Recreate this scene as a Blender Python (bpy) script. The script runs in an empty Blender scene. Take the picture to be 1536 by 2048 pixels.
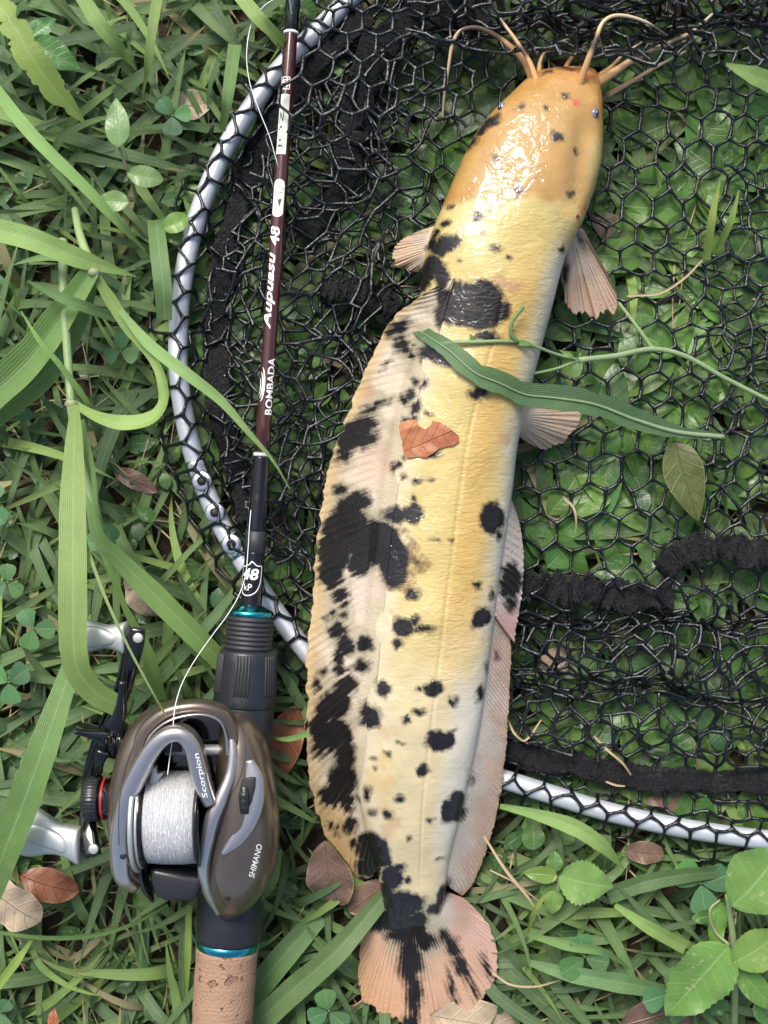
import bpy, bmesh, math, random
import numpy as np
from mathutils import Vector
from mathutils.bvhtree import BVHTree

rng = np.random.default_rng(7)
random.seed(7)
scene = bpy.context.scene
COL = scene.collection

# ------------------------------------------------------------------ camera
# straight down, 0.55 m above the soil, a phone-like lens
H = 0.55            # camera height above the soil (m)
F = 2420.0          # focal length in pixels of the 1536 x 2048 photograph
cam = bpy.data.cameras.new('camera')
cam.sensor_fit = 'HORIZONTAL'; cam.sensor_width = 36.0
cam.lens = F * 36.0 / 1536.0
cam.clip_start = 0.01; cam.clip_end = 200.0
camo = bpy.data.objects.new('camera', cam); COL.objects.link(camo)
camo.location = (0, 0, H); camo.rotation_euler = (0, 0, 0)
scene.camera = camo

# ------------------------------------------------------------------ light
SUN_EL, SUN_AZ = math.radians(52), math.radians(112)      # azimuth counter-clockwise from +X
world = bpy.data.worlds.new('World'); scene.world = world; world.use_nodes = True
wn = world.node_tree; wn.nodes.clear()
sky = wn.nodes.new('ShaderNodeTexSky'); sky.sky_type = 'NISHITA'; sky.sun_disc = False
sky.sun_elevation = SUN_EL; sky.sun_rotation = math.pi/2 - SUN_AZ
sky.air_density = 1.0; sky.dust_density = 4.0; sky.ozone_density = 0.6
bg = wn.nodes.new('ShaderNodeBackground'); bg.inputs['Strength'].default_value = 0.075
wo = wn.nodes.new('ShaderNodeOutputWorld')
wn.links.new(sky.outputs[0], bg.inputs[0]); wn.links.new(bg.outputs[0], wo.inputs[0])
sl = bpy.data.lights.new('sun', 'SUN'); sl.energy = 1.5; sl.angle = math.radians(24); sl.color = (1.0, 0.97, 0.92)
so = bpy.data.objects.new('sun', sl); COL.objects.link(so)
sd = Vector((math.cos(SUN_EL)*math.cos(SUN_AZ), math.cos(SUN_EL)*math.sin(SUN_AZ), math.sin(SUN_EL)))
so.rotation_euler = sd.to_track_quat('Z', 'Y').to_euler(); so.location = sd*3
scene.view_settings.view_transform = 'Standard'; scene.view_settings.look = 'None'
scene.view_settings.exposure = 1.45; scene.view_settings.gamma = 1.0
scene.view_settings.use_curve_mapping = False

# ------------------------------------------------------------------ helpers
def PV(px, py, z):
    px, py, z = np.broadcast_arrays(np.asarray(px, float), np.asarray(py, float), np.asarray(z, float))
    k = (H - z) / F
    return np.stack([(px-768)*k, (1024-py)*k, z], -1)
def P(px, py, z): return PV(px, py, z)
def P3(a): a = np.asarray(a, float); return PV(a[..., 0], a[..., 1], a[..., 2])
MM = 1/1000.0
def pxm(z): return (H - z)/F          # metres per pixel at height z

def nz(x, y, wl, seed=0, oct=3):
    """smooth numpy noise, about -1..1, wavelength wl"""
    r = np.random.default_rng(1000+seed); out = 0*x; amp = 1.0; tot = 0
    for o in range(oct):
        for k in range(4):
            a = r.uniform(0, 2*np.pi); ph = r.uniform(0, 2*np.pi); w = 2*np.pi/(wl/2**o)*r.uniform(.7, 1.3)
            out = out + amp*np.sin((x*np.cos(a)+y*np.sin(a))*w+ph)*.5
        tot += amp; amp *= .5
    return out/tot

def crom(pts, n):
    """Catmull-Rom through pts (m,k) -> (n,k), by chord length"""
    p = np.asarray(pts, float); m = len(p)
    d = np.r_[0, np.cumsum(np.maximum(np.linalg.norm(np.diff(p[:, :2], axis=0), axis=1), 1e-6))]
    t = np.linspace(0, d[-1], n); i = np.clip(np.searchsorted(d, t, side='right')-1, 0, m-2)
    h = d[i+1]-d[i]; s = ((t-d[i])/h)[:, None]
    tg = np.zeros_like(p); 
    tg[1:-1] = (p[2:]-p[:-2])/(d[2:]-d[:-2])[:, None]
    tg[0] = (p[1]-p[0])/(d[1]-d[0]); tg[-1] = (p[-1]-p[-2])/(d[-1]-d[-2])
    h = h[:, None]
    return ((2*s**3-3*s**2+1)*p[i] + (s**3-2*s**2+s)*h*tg[i] + (-2*s**3+3*s**2)*p[i+1] + (s**3-s**2)*h*tg[i+1])

def gridf(nu, nv, wv=False):
    """quads of a grid with nu rows, nv columns (row major)"""
    i = np.arange(nu-1)[:, None]; j = np.arange(nv if wv else nv-1)[None, :]; j2 = (j+1) % nv
    return np.stack([i*nv+j, i*nv+j2, (i+1)*nv+j2, (i+1)*nv+j], -1).reshape(-1, 4)

def mesh(name, V, faces, uv=None, attrs=None, cols=None, smooth=True):
    me = bpy.data.meshes.new(name)
    V = np.asarray(V, np.float32).reshape(-1, 3)
    fl = faces if isinstance(faces, list) else [faces]
    fl = [np.asarray(f, np.int32) for f in fl if len(f)]
    me.vertices.add(len(V)); me.vertices.foreach_set('co', V.ravel())
    idx = np.concatenate([f.ravel() for f in fl]); tot = np.concatenate([np.full(len(f), f.shape[1]) for f in fl])
    me.loops.add(len(idx)); me.loops.foreach_set('vertex_index', idx)
    me.polygons.add(len(tot)); st = np.r_[0, np.cumsum(tot)[:-1]]
    me.polygons.foreach_set('loop_start', st.astype(np.int32))
    me.polygons.foreach_set('use_smooth', np.full(len(tot), smooth))
    me.update(calc_edges=True)
    if uv is not None:
        l = me.uv_layers.new(name='UVMap'); l.data.foreach_set('uv', np.asarray(uv, np.float32).reshape(-1, 2)[idx].ravel())
    if cols is not None:
        a = me.attributes.new('col', 'FLOAT_COLOR', 'POINT')
        c = np.ones((len(V), 4), np.float32); c[:, :3] = np.asarray(cols).reshape(-1, 3); a.data.foreach_set('color', c.ravel())
    for k, v in (attrs or {}).items():
        a = me.attributes.new(k, 'FLOAT', 'POINT'); a.data.foreach_set('value', np.asarray(v, np.float32).ravel())
    me.validate(clean_customdata=False)
    return me

def obj(name, me, material=None, parent=None, kind=None, label=None, cat=None, group=None):
    o = bpy.data.objects.new(name, me); COL.objects.link(o)
    if material is not None and me is not None and len(me.materials) == 0: me.materials.append(material)
    if parent is not None: o.parent = parent
    tag(o, label, cat, group, kind)
    return o
def tag(o, label=None, cat=None, group=None, kind=None):
    if label: o['label'] = label
    if cat: o['category'] = cat
    if group: o['group'] = group
    if kind: o['kind'] = kind
    return o
def thing(name, label, cat, loc, group=None):
    o = bpy.data.objects.new(name, None); COL.objects.link(o); o.empty_display_size = .01
    o.location = loc; return tag(o, label, cat, group)
def part(name, me, material, root, kind=None):
    """mesh given in world coordinates, put under an unrotated root"""
    o = obj(name, me, material, root, kind)
    base = Vector((0, 0, 0)); p = root
    while p is not None: base += p.location; p = p.parent
    o.location = -base
    return o
def join(*vf):
    Vs, Fs, off = [], {}, 0
    for V, fl in vf:
        V = np.asarray(V).reshape(-1, 3); fl = fl if isinstance(fl, list) else [fl]
        for f in fl:
            f = np.asarray(f)
            if len(f): Fs.setdefault(f.shape[1], []).append(f+off)
        Vs.append(V); off += len(V)
    return np.concatenate(Vs), [np.concatenate(v) for v in Fs.values()]

def frames(C):
    T = np.gradient(C, axis=0); T /= np.maximum(np.linalg.norm(T, axis=1, keepdims=True), 1e-12)
    N = np.zeros_like(T); u = np.array([0, 0, 1.]) if abs(T[0, 2]) < .9 else np.array([1., 0, 0])
    for i in range(len(T)):
        u = u - T[i]*np.dot(u, T[i]); u /= max(np.linalg.norm(u), 1e-9); N[i] = u
    return T, N, np.cross(T, N)
def tube(C, r, sides=10, cap=True, flat=1.0, mod=None):
    """tube along C (n,3), radius r (n,), flat = height / width of the section, N is the up direction"""
    C = np.asarray(C, float); n = len(C); r = np.broadcast_to(np.asarray(r, float), (n,))
    T, N, B = frames(C); a = np.arange(sides)/sides*2*np.pi
    rr = r[:, None]*(1 if mod is None else mod(a[None, :], np.linspace(0, 1, n)[:, None]))
    V = C[:, None, :] + rr[..., None]*(np.cos(a)[None, :, None]*B[:, None, :] + flat*np.sin(a)[None, :, None]*N[:, None, :])
    V = V.reshape(-1, 3); Fq = gridf(n, sides, True); fl = [Fq]
    if cap:
        k = len(V); V = np.concatenate([V, C[:1], C[-1:]]); j = np.arange(sides); j2 = (j+1) % sides
        fl.append(np.concatenate([np.stack([j2, j, np.full(sides, k)], -1), np.stack([(n-1)*sides+j, (n-1)*sides+j2, np.full(sides, k+1)], -1)]))
    return V, fl
def sweep(path, w, h, n=60, sides=16, pw=.55):
    """bar of superellipse section along pixel path (px,py,z); w width px (n keys), h height in metres; z is the top"""
    K = np.asarray(path, float); w = np.broadcast_to(np.asarray(w, float), (len(K),)); h = np.broadcast_to(np.asarray(h, float), (len(K),))
    Q = crom(np.c_[K, w, h], n); C = PV(Q[:, 0], Q[:, 1], Q[:, 2]-Q[:, 4]/2)
    T = np.gradient(C, axis=0); T /= np.linalg.norm(T, axis=1, keepdims=True)
    B = np.cross(T, [0, 0, 1.]); B /= np.linalg.norm(B, axis=1, keepdims=True); N = np.cross(B, T)
    a = np.arange(sides)/sides*2*np.pi; ca = np.sign(np.cos(a))*abs(np.cos(a))**pw; sa = np.sign(np.sin(a))*abs(np.sin(a))**pw
    hw = Q[:, 3]/2*pxm(Q[:, 2])
    V = C[:, None]+hw[:, None, None]*ca[None, :, None]*B[:, None]+(Q[:, 4]/2)[:, None, None]*sa[None, :, None]*N[:, None]
    V = V.reshape(-1, 3); k = len(V); V = np.concatenate([V, C[:1], C[-1:]]); j = np.arange(sides); j2 = (j+1) % sides
    return V, [gridf(n, sides, True), np.concatenate([np.stack([j2, j, np.full(sides, k)], -1), np.stack([(n-1)*sides+j, (n-1)*sides+j2, np.full(sides, k+1)], -1)])]
def lathe_x(px0, py0, z0, prof, seg=40, mod=None, tilt=0):
    """turned part about an axis along the image x; prof = [(dx px, r px)]"""
    pr = np.asarray(prof, float); a = np.arange(seg)/seg*2*np.pi; k = pxm(z0); c = P(px0, py0, z0)
    R = pr[:, 1][:, None]*k*(1 if mod is None else mod(a[None, :], np.arange(len(pr))[:, None]))
    X = np.broadcast_to(pr[:, 0][:, None]*k, R.shape)
    Y = R*np.cos(a); Z = R*np.sin(a)
    V = np.stack([X*np.cos(tilt)-Y*np.sin(tilt), X*np.sin(tilt)+Y*np.cos(tilt), Z], -1).reshape(-1, 3)+c
    n = len(pr); kk = len(V); V = np.concatenate([V, [V[:seg].mean(0)], [V[-seg:].mean(0)]]); j = np.arange(seg); j2 = (j+1) % seg
    return V, [gridf(n, seg, True), np.concatenate([np.stack([j2, j, np.full(seg, kk)], -1), np.stack([(n-1)*seg+j, (n-1)*seg+j2, np.full(seg, kk+1)], -1)])]
def loft(st, n=120, mt=60, mb=14, ends=True, smooth_keys=True):
    """solid through stations (Lx,Ly,Rx,Ry,zc,ht,hb,p); top arc mt+1 vertices, bottom mb-1. Returns V,F,px,frac"""
    K = np.asarray(st, float); mid = (K[:, :2]+K[:, 2:4])/2
    Q = crom(np.c_[mid, K], n)[:, 2:]
    ph = np.r_[np.linspace(0, np.pi, mt+1), np.linspace(np.pi, 2*np.pi, mb+1)[1:-1]]; m = len(ph)
    fr = (1-np.cos(ph))/2; s = np.sin(ph)
    zc, ht, hb, p = Q[:, 4:5], Q[:, 5:6], Q[:, 6:7], Q[:, 7:8]
    Z = np.where(s[None] >= -1e-9, zc+ht*np.maximum(s[None], 0)**p, zc-hb*np.maximum(-s[None], 0)**.8)
    X = Q[:, 0:1]+(Q[:, 2:3]-Q[:, 0:1])*fr; Y = Q[:, 1:2]+(Q[:, 3:4]-Q[:, 1:2])*fr
    k = (H-zc)/F
    V = np.stack([(X-768)*k, (1024-Y)*k, Z], -1).reshape(-1, 3); fl = [gridf(n, m, True)]
    if ends:
        kk = len(V); V = np.concatenate([V, [V[:m].mean(0)], [V[-m:].mean(0)]]); j = np.arange(m); j2 = (j+1) % m
        fl.append(np.concatenate([np.stack([j2, j, np.full(m, kk)], -1), np.stack([(n-1)*m+j, (n-1)*m+j2, np.full(m, kk+1)], -1)]))
    return V, fl, Q, m
def slab(name, outline, z0, z1, bevel, seg=3):
    """solid with a pixel outline, flat top at z1, bevelled"""
    bm = bmesh.new(); A = np.asarray(outline, float)
    vs = [bm.verts.new(P(x, y, z1)) for x, y in A]; f = bm.faces.new(vs); f.normal_update()
    if f.normal.z < 0: f.normal_flip()
    r = bmesh.ops.extrude_face_region(bm, geom=[f]); 
    for v in vs: v.co.z = z0
    f.normal_flip()
    bm.normal_update()
    top = [e for e in bm.edges if all(v.co.z > z1-1e-6 for v in e.verts)]
    if bevel: bmesh.ops.bevel(bm, geom=top, offset=bevel, segments=seg, profile=.5, affect='EDGES', clamp_overlap=True)
    me = bpy.data.meshes.new(name); bm.to_mesh(me); bm.free()
    for p in me.polygons: p.use_smooth = True
    return me
def bvh_of(objs):
    Vs, Ps, off = [], [], 0
    for o in objs:
        me = o.data; base = Vector((0, 0, 0)); p = o
        while p is not None: base += p.location; p = p.parent
        Vs += [v.co+base for v in me.vertices]; Ps += [[i+off for i in p.vertices] for p in me.polygons]; off = len(Vs)
    return BVHTree.FromPolygons(Vs, Ps)
def cast(bvh, px, py, lift=0.0, default=.014):
    d = Vector(P(px, py, 0))-Vector((0, 0, H)); d.normalize()
    loc, no, i, dist = bvh.ray_cast(Vector((0, 0, H)), d)
    if loc is None: return P(px, py, default)
    if no.z < 0: no = -no
    return np.array(loc+no*lift)

def text_outline(s, shear=0.0, bold=0.0):
    """flat text as (V2,F): unit size, start at x=0, baseline y=0"""
    cu = bpy.data.curves.new('lettering', 'FONT'); cu.body = s; cu.size = 1.0; cu.shear = shear; cu.offset = bold; cu.resolution_u = 3
    o = bpy.data.objects.new('lettering', cu); COL.objects.link(o)
    dg = bpy.context.evaluated_depsgraph_get(); me = bpy.data.meshes.new_from_object(o.evaluated_get(dg))
    bpy.data.objects.remove(o)
    bm = bmesh.new(); bm.from_mesh(me); bpy.data.meshes.remove(me); return bm
def lettering(s, fn, shear=0., bold=0., cuts=8, name='lettering'):
    """text mesh bent by fn(x,y)->xyz; x,y normalised to 0..1 over the text's box"""
    bm = text_outline(s, shear, bold)
    xs = [v.co.x for v in bm.verts]; ys = [v.co.y for v in bm.verts]; x0, x1, y0, y1 = min(xs), max(xs), min(ys), max(ys)
    for k in range(1, cuts):
        g = bm.verts[:]+bm.edges[:]+bm.faces[:]
        bmesh.ops.bisect_plane(bm, geom=g, plane_co=(0, y0+(y1-y0)*k/cuts, 0), plane_no=(0, 1, 0))
    for v in bm.verts: v.co = Vector(fn((v.co.x-x0)/(x1-x0), (v.co.y-y0)/(y1-y0)))
    bmesh.ops.recalc_face_normals(bm, faces=bm.faces[:])
    m = bpy.data.meshes.new(name); bm.to_mesh(m); bm.free(); return m

# ------------------------------------------------------------------ materials
class N:
    def __init__(s, name):
        s.m = bpy.data.materials.new(name); s.m.use_nodes = True; s.t = s.m.node_tree; s.t.nodes.clear()
        s.out = s.t.nodes.new('ShaderNodeOutputMaterial')
    def n(s, typ, **kw):
        nd = s.t.nodes.new('ShaderNode'+typ); ins = kw.pop('i', {})
        for k, v in kw.items(): setattr(nd, k, v)
        for k, v in ins.items(): s.set(nd.inputs[k], v)
        return nd
    def set(s, inp, v):
        if hasattr(v, 'bl_idname') and 'NodeSocket' in v.bl_idname: s.t.links.new(v, inp)
        elif isinstance(v, (tuple, list)) and len(v) == 3 and inp.type == 'RGBA': inp.default_value = (*v, 1)
        else: inp.default_value = v
    def math(s, op, a, b=0.0, c=None, clamp=False):
        nd = s.n('Math', operation=op, use_clamp=clamp); s.set(nd.inputs[0], a); s.set(nd.inputs[1], b)
        if c is not None: s.set(nd.inputs[2], c)
        return nd.outputs[0]
    def mix(s, f, a, b, mode='MIX'):
        nd = s.n('Mix', data_type='RGBA', blend_type=mode); s.set(nd.inputs[0], f); s.set(nd.inputs[6], a); s.set(nd.inputs[7], b); return nd.outputs[2]
    def ramp(s, f, *st):
        nd = s.n('ValToRGB'); s.set(nd.inputs[0], f); el = nd.color_ramp.elements
        while len(el) < len(st): el.new(.5)
        for e, (p, c) in zip(el, st): e.position = p; e.color = (*c, 1) if not isinstance(c, (int, float)) else (c, c, c, 1)
        return nd.outputs[0]
    def noise(s, scale, detail=4, vec=None, rough=.55, dist=0.0):
        nd = s.n('TexNoise', i={'Scale': scale, 'Detail': detail, 'Roughness': rough, 'Distortion': dist})
        s.set(nd.inputs['Vector'], vec if vec is not None else s.obj()); return nd.outputs[0]
    def obj(s): return s.n('TexCoord').outputs['Object']
    def uv(s):
        x = s.n('SeparateXYZ'); s.set(x.inputs[0], s.n('UVMap', uv_map='UVMap').outputs[0]); return x.outputs[0], x.outputs[1]
    def attr(s, name):
        return s.n('Attribute', attribute_name=name)
    def vec(s, x, y, z=0.0):
        c = s.n('CombineXYZ'); s.set(c.inputs[0], x); s.set(c.inputs[1], y); s.set(c.inputs[2], z); return c.outputs[0]
    def bump(s, h, dist, strength=1.0, normal=None):
        b = s.n('Bump', i={'Height': h, 'Distance': dist, 'Strength': strength})
        if normal is not None: s.set(b.inputs['Normal'], normal)
        return b.outputs[0]
    def bsdf(s, **kw):
        b = s.n('BsdfPrincipled')
        for k, v in kw.items(): s.set(b.inputs[k.replace('_', ' ')], v)
        return b
    def done(s, shader): s.t.links.new(shader.outputs[0] if hasattr(shader, 'outputs') else shader, s.out.inputs[0]); return s.m

def simple(name, col, rough=.5, metal=0., coat=0., bumpscale=None, bumpd=.0002, var=.12, spec=.5):
    s = N(name); nzv = s.noise(180, 3)
    c = s.mix(nzv, tuple(x*(1-var) for x in col), tuple(min(1, x*(1+var)) for x in col))
    kw = dict(Base_Color=c, Roughness=s.math('MULTIPLY_ADD', s.noise(300, 3), .25*rough, .87*rough), Metallic=metal, Coat_Weight=coat, Coat_Roughness=.08, Specular_IOR_Level=spec)
    if bumpscale: kw['Normal'] = s.bump(s.noise(bumpscale, 4), bumpd)
    return s.done(s.bsdf(**kw))

def leafy(name, veins, rough=.42, trans=.35, bright=1.0):
    """plant tissue: colour from 'col' x object random, veins from UV"""
    s = N(name); u, v = s.uv(); at = s.attr('col'); col = at.outputs[0]
    oi = s.n('ObjectInfo').outputs['Random']
    hsv = s.n('HueSaturation'); s.set(hsv.inputs['Color'], col)
    s.set(hsv.inputs['Hue'], s.math('MULTIPLY_ADD', oi, .03, .485)); s.set(hsv.inputs['Value'], s.math('MULTIPLY_ADD', s.math('FRACT', s.math('MULTIPLY', oi, 7.3)), .45, .78*bright))
    c = hsv.outputs[0]
    ng = s.noise(60, 5, s.obj()); nl_ = s.noise(190, 4, s.obj(), .7); c = s.mix(s.math('MULTIPLY', s.ramp(ng, (.3, 0.), (.75, 1.)), .5), c, s.mix(.6, c, (.02, .055, .012)), 'MIX')
    c = s.mix(s.math('MULTIPLY', s.ramp(nl_, (.5, 0.), (.75, 1.)), .35), c, s.mix(.55, c, (.34, .36, .12)))
    au = s.math('ABSOLUTE', u)
    if veins == 'grass':
        st = s.math('SINE', s.math('MULTIPLY_ADD', u, 40.0, s.math('MULTIPLY', ng, 5.0))); h = s.math('MULTIPLY', st, .5)
        c = s.mix(s.math('MULTIPLY_ADD', st, .06, .08), c, s.mix(.5, c, (.45, .6, .3)))
        mid = s.math('SUBTRACT', 1.0, s.math('MULTIPLY', au, 9.0), clamp=True)
        c = s.mix(s.math('MULTIPLY', mid, .35), c, s.mix(.5, c, (.5, .65, .4)))
    else:
        w = s.math('FRACT', s.math('ADD', s.math('MULTIPLY', s.math('SUBTRACT', v, s.math('MULTIPLY', au, .16)), 8.0), s.math('MULTIPLY', ng, .5)))
        side = s.math('SUBTRACT', 1.0, s.math('MULTIPLY', s.math('ABSOLUTE', s.math('SUBTRACT', w, .5)), 11.0), clamp=True)
        mid = s.math('SUBTRACT', 1.0, s.math('MULTIPLY', au, 16.0), clamp=True)
        vn = s.math('MAXIMUM', s.math('MULTIPLY', side, .55), mid); h = s.math('MULTIPLY', vn, -1.0)
        c = s.mix(s.math('MULTIPLY', vn, .45), c, s.mix(.6, c, (.45, .55, .3)))
        spk = s.ramp(s.noise(420, 2, s.obj()), (.58, 0.), (.66, 1.)); c = s.mix(s.math('MULTIPLY', spk, s.math('MULTIPLY', s.ramp(s.noise(70, 3), (.5, 0.), (.6, 1.)), .75)), c, (.42, .42, .28))
    nb = s.bump(s.math('ADD', s.math('MULTIPLY', h, .6), s.noise(500, 3)), .00025, .7)
    b = s.bsdf(Base_Color=c, Roughness=s.math('MULTIPLY_ADD', ng, .2, rough-.1), Normal=nb, Specular_IOR_Level=.4)
    tr = s.n('BsdfTranslucent', i={'Color': s.mix(.35, c, (.35, .5, .08)), 'Normal': nb})
    mx = s.n('MixShader', i={0: trans}); s.t.links.new(b.outputs[0], mx.inputs[1]); s.t.links.new(tr.outputs[0], mx.inputs[2])
    return s.done(mx)
M_grass = leafy('grass_blade', 'grass', .45, .34)
M_leaf = leafy('broad_leaf', 'leaf', .33, .26)
M_clover = leafy('clover_leaf', 'leaf', .5, .26)

def mk_dead(name, a, b, veincol):
    s = N(name); u, v = s.uv(); n1 = s.noise(70, 6); n2 = s.noise(400, 3); oi = s.n('ObjectInfo').outputs['Random']
    c = s.mix(s.ramp(n1, (.3, 0.), (.7, 1.)), a, b); c = s.mix(s.math('MULTIPLY', n2, .45), c, tuple(x*.4 for x in a))
    au = s.math('ABSOLUTE', u)
    w = s.math('FRACT', s.math('ADD', s.math('MULTIPLY', s.math('SUBTRACT', v, s.math('MULTIPLY', au, .2)), 6.0), s.math('MULTIPLY', n1, .4)))
    side = s.math('SUBTRACT', 1.0, s.math('MULTIPLY', s.math('ABSOLUTE', s.math('SUBTRACT', w, .5)), 16.0), clamp=True)
    mid = s.math('SUBTRACT', 1.0, s.math('MULTIPLY', au, 18.0), clamp=True); vn = s.math('MAXIMUM', s.math('MULTIPLY', side, .5), mid)
    c = s.mix(s.math('MULTIPLY', vn, .32), c, veincol)
    blot = s.ramp(s.noise(160, 5, None, .7), (.5, 0.), (.7, 1.)); c = s.mix(s.math('MULTIPLY', blot, .45), c, tuple(x*.35 for x in a))
    edge = s.math('GREATER_THAN', au, .95); c = s.mix(s.math('MULTIPLY', edge, .5), c, veincol)
    return s.done(s.bsdf(Base_Color=c, Roughness=.48, Normal=s.bump(s.math('ADD', vn, s.math('MULTIPLY', n2, .6)), .0004), Specular_IOR_Level=.45))
M_dead_brown = mk_dead('dead_leaf_brown', (.13, .075, .05), (.24, .15, .105), (.36, .25, .17))
M_dead_tan = mk_dead('dead_leaf_tan', (.36, .27, .17), (.50, .40, .28), (.55, .45, .32))
M_dead_red = mk_dead('dead_leaf_red', (.17, .055, .025), (.26, .10, .045), (.35, .18, .09))
M_dead_orange = mk_dead('dead_leaf_orange', (.30, .085, .03), (.40, .15, .06), (.5, .24, .12))
M_leaf_olive = mk_dead('old_leaf_olive', (.06, .075, .018), (.12, .14, .035), (.18, .19, .07))

s = N('soil'); n1 = s.noise(40, 8, None, .65); n2 = s.noise(600, 4)
c = s.ramp(n1, (.25, (.018, .012, .008)), (.55, (.06, .040, .026)), (.8, (.12, .085, .058)))
M_soil = s.done(s.bsdf(Base_Color=s.mix(s.math('MULTIPLY', n2, .5), c, (.03, .02, .013)), Roughness=.95, Normal=s.bump(s.math('ADD', n1, s.math('MULTIPLY', n2, .3)), .004)))
M_straw = simple('dry_straw', (.34, .26, .15), .7)
M_net = simple('net_rubber', (.004, .005, .006), .24, spec=.6, bumpscale=900, bumpd=.0004)
s = N('black_webbing'); n1 = s.noise(750, 3, None, .6, .5); n2 = s.noise(1800, 2); n3 = s.ramp(n1, (.42, 0.), (.62, 1.))
M_web = s.done(s.bsdf(Base_Color=s.mix(n3, (.001, .001, .0014), (.011, .011, .014)), Roughness=.55, Specular_IOR_Level=.35, Normal=s.bump(s.math('ADD', s.math('MULTIPLY', n1, 2.0), n2), .0022), Sheen_Weight=.06, Sheen_Roughness=.4))
s = N('satin_aluminium'); x = s.n('SeparateXYZ'); s.set(x.inputs[0], s.obj()); n1 = s.noise(90, 4); 
M_alu = s.done(s.bsdf(Base_Color=s.mix(n1, (.50, .53, .57), (.62, .65, .69)), Metallic=.45, Roughness=s.math('MULTIPLY_ADD', n1, .15, .36), Normal=s.bump(s.noise(500, 3), .00015)))
M_steel = simple('bright_steel', (.72, .73, .73), .22, 1.0, bumpscale=200, bumpd=.0003)
# ------------------------------------------------------------------ ground
g = np.r_[-40, -15, -5, -2, -1, np.linspace(-.5, .5, 161), 1, 2, 5, 15, 40]
GX, GY = np.meshgrid(g, g, indexing='ij')
fade = np.clip(1.2-np.maximum(abs(GX), abs(GY)), 0, 1)
GZ = fade*(.003*nz(GX, GY, .12, 1, 4)+.0012*nz(GX, GY, .02, 2, 3))-.002
ground = obj('ground', mesh('ground', np.stack([GX, GY, GZ], -1).reshape(-1, 3), gridf(len(g), len(g))), M_soil, kind='structure')

# ------------------------------------------------------------------ hoop of the net (pixel path at height zh)
ZH = .0185; RH = .0043
HOOP = crom([(1000, 1556), (1100, 1588), (1200, 1619), (1300, 1643), (1400, 1662), (1540, 1680), (1700, 1688), (1900, 1650), (2080, 1500), (2190, 1250), (2230, 900), (2180, 500), (2030, 130), (1780, -170), (1450, -330), (1120, -320), (850, -150), (690, 8), (560, 138), (505, 212), (452, 296), (415, 378), (385, 468), (366, 560), (357, 650), (357, 745), (372, 850), (400, 950), (442, 1050), (490, 1130), (555, 1228), (625, 1318), (720, 1415), (850, 1498), (1000, 1556)], 700)[:-1]
def hoop_dist(px, py):
    """signed distance in pixels from the hoop line (positive inside)"""
    px = np.asarray(px, float); py = np.asarray(py, float); sh = px.shape
    p = np.stack([px.ravel(), py.ravel()], -1); A = HOOP[:, :2]; out = np.empty(len(p))
    Bn = np.roll(A, -1, 0); nrm = np.stack([-(Bn-A)[:, 1], (Bn-A)[:, 0]], -1)
    for k in range(0, len(p), 4000):
        q = p[k:k+4000]; d2 = ((q[:, None]-A[None])**2).sum(-1); i = d2.argmin(1)
        sgn = np.sign(((q-A[i])*nrm[i]).sum(-1)); out[k:k+4000] = np.sqrt(d2[np.arange(len(q)), i])*sgn
    return out.reshape(sh)
SIGN = np.sign(hoop_dist(np.array([1300.]), np.array([900.])))[0]
_hd = hoop_dist
def inside(px, py): return _hd(px, py)*SIGN

# outline of what presses the grass flat
FISH_POLY = [(1060, 150), (1200, 150), (1203, 300), (1150, 460), (1110, 600), (1050, 800), (1025, 1000), (1045, 1100), (1025, 1290), (1010, 1500), (985, 1660), (930, 1790), (990, 1900), (960, 2040), (750, 2030), (716, 1950), (757, 1740), (690, 1710), (618, 1560), (615, 1300), (655, 960), (760, 690), (850, 560), (880, 430), (985, 245)]
def in_poly(px, py, poly):
    px = np.asarray(px); c = np.zeros(px.shape, bool); n = len(poly)
    for i in range(n):
        x0, y0 = poly[i]; x1, y1 = poly[i-1]
        if y0 == y1: continue
        c ^= ((y0 > py) != (y1 > py)) & (px < (x1-x0)*(py-y0)/(y1-y0)+x0)
    return c

# ------------------------------------------------------------------ grass
PAL = np.array([(.072, .125, .056), (.092, .158, .064), (.118, .196, .072), (.150, .235, .080), (.20, .30, .085), (.26, .365, .10), (.34, .28, .16)])
def blades(n, xr, yr, len_r, wid_r, el_r, pal_w, seed, seg=9, bend=(.6, 2.0)):
    r = np.random.default_rng(seed)
    bx = r.uniform(*xr, n); by = r.uniform(*yr, n); az = r.uniform(0, 2*np.pi, n)
    L = r.uniform(0, 1, n)**1.4*(len_r[1]-len_r[0])+len_r[0]; W = r.uniform(*wid_r, n)*(.7+.3*L/len_r[1])
    el0 = np.radians(r.uniform(*el_r, n)); bd = r.uniform(*bend, n); tw = r.normal(0, .5, n); side = r.normal(0, .35, n)
    t = np.linspace(0, 1, seg+1)
    el = el0[:, None]-bd[:, None]*t[None]; el = np.maximum(el, -.5)
    a = az[:, None]+side[:, None]*t[None]**1.5
    ds = L[:, None]/seg
    dx = np.cos(el)*np.cos(a)*ds; dy = np.cos(el)*np.sin(a)*ds; dz = np.sin(el)*ds
    cs = lambda d: np.concatenate([np.zeros((n, 1)), np.cumsum(d[:, :-1], 1)], 1)
    X = bx[:, None]+cs(dx); Y = by[:, None]+cs(dy); Z = cs(dz)
    return X, Y, Z, a, el, t, W, tw, r
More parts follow.
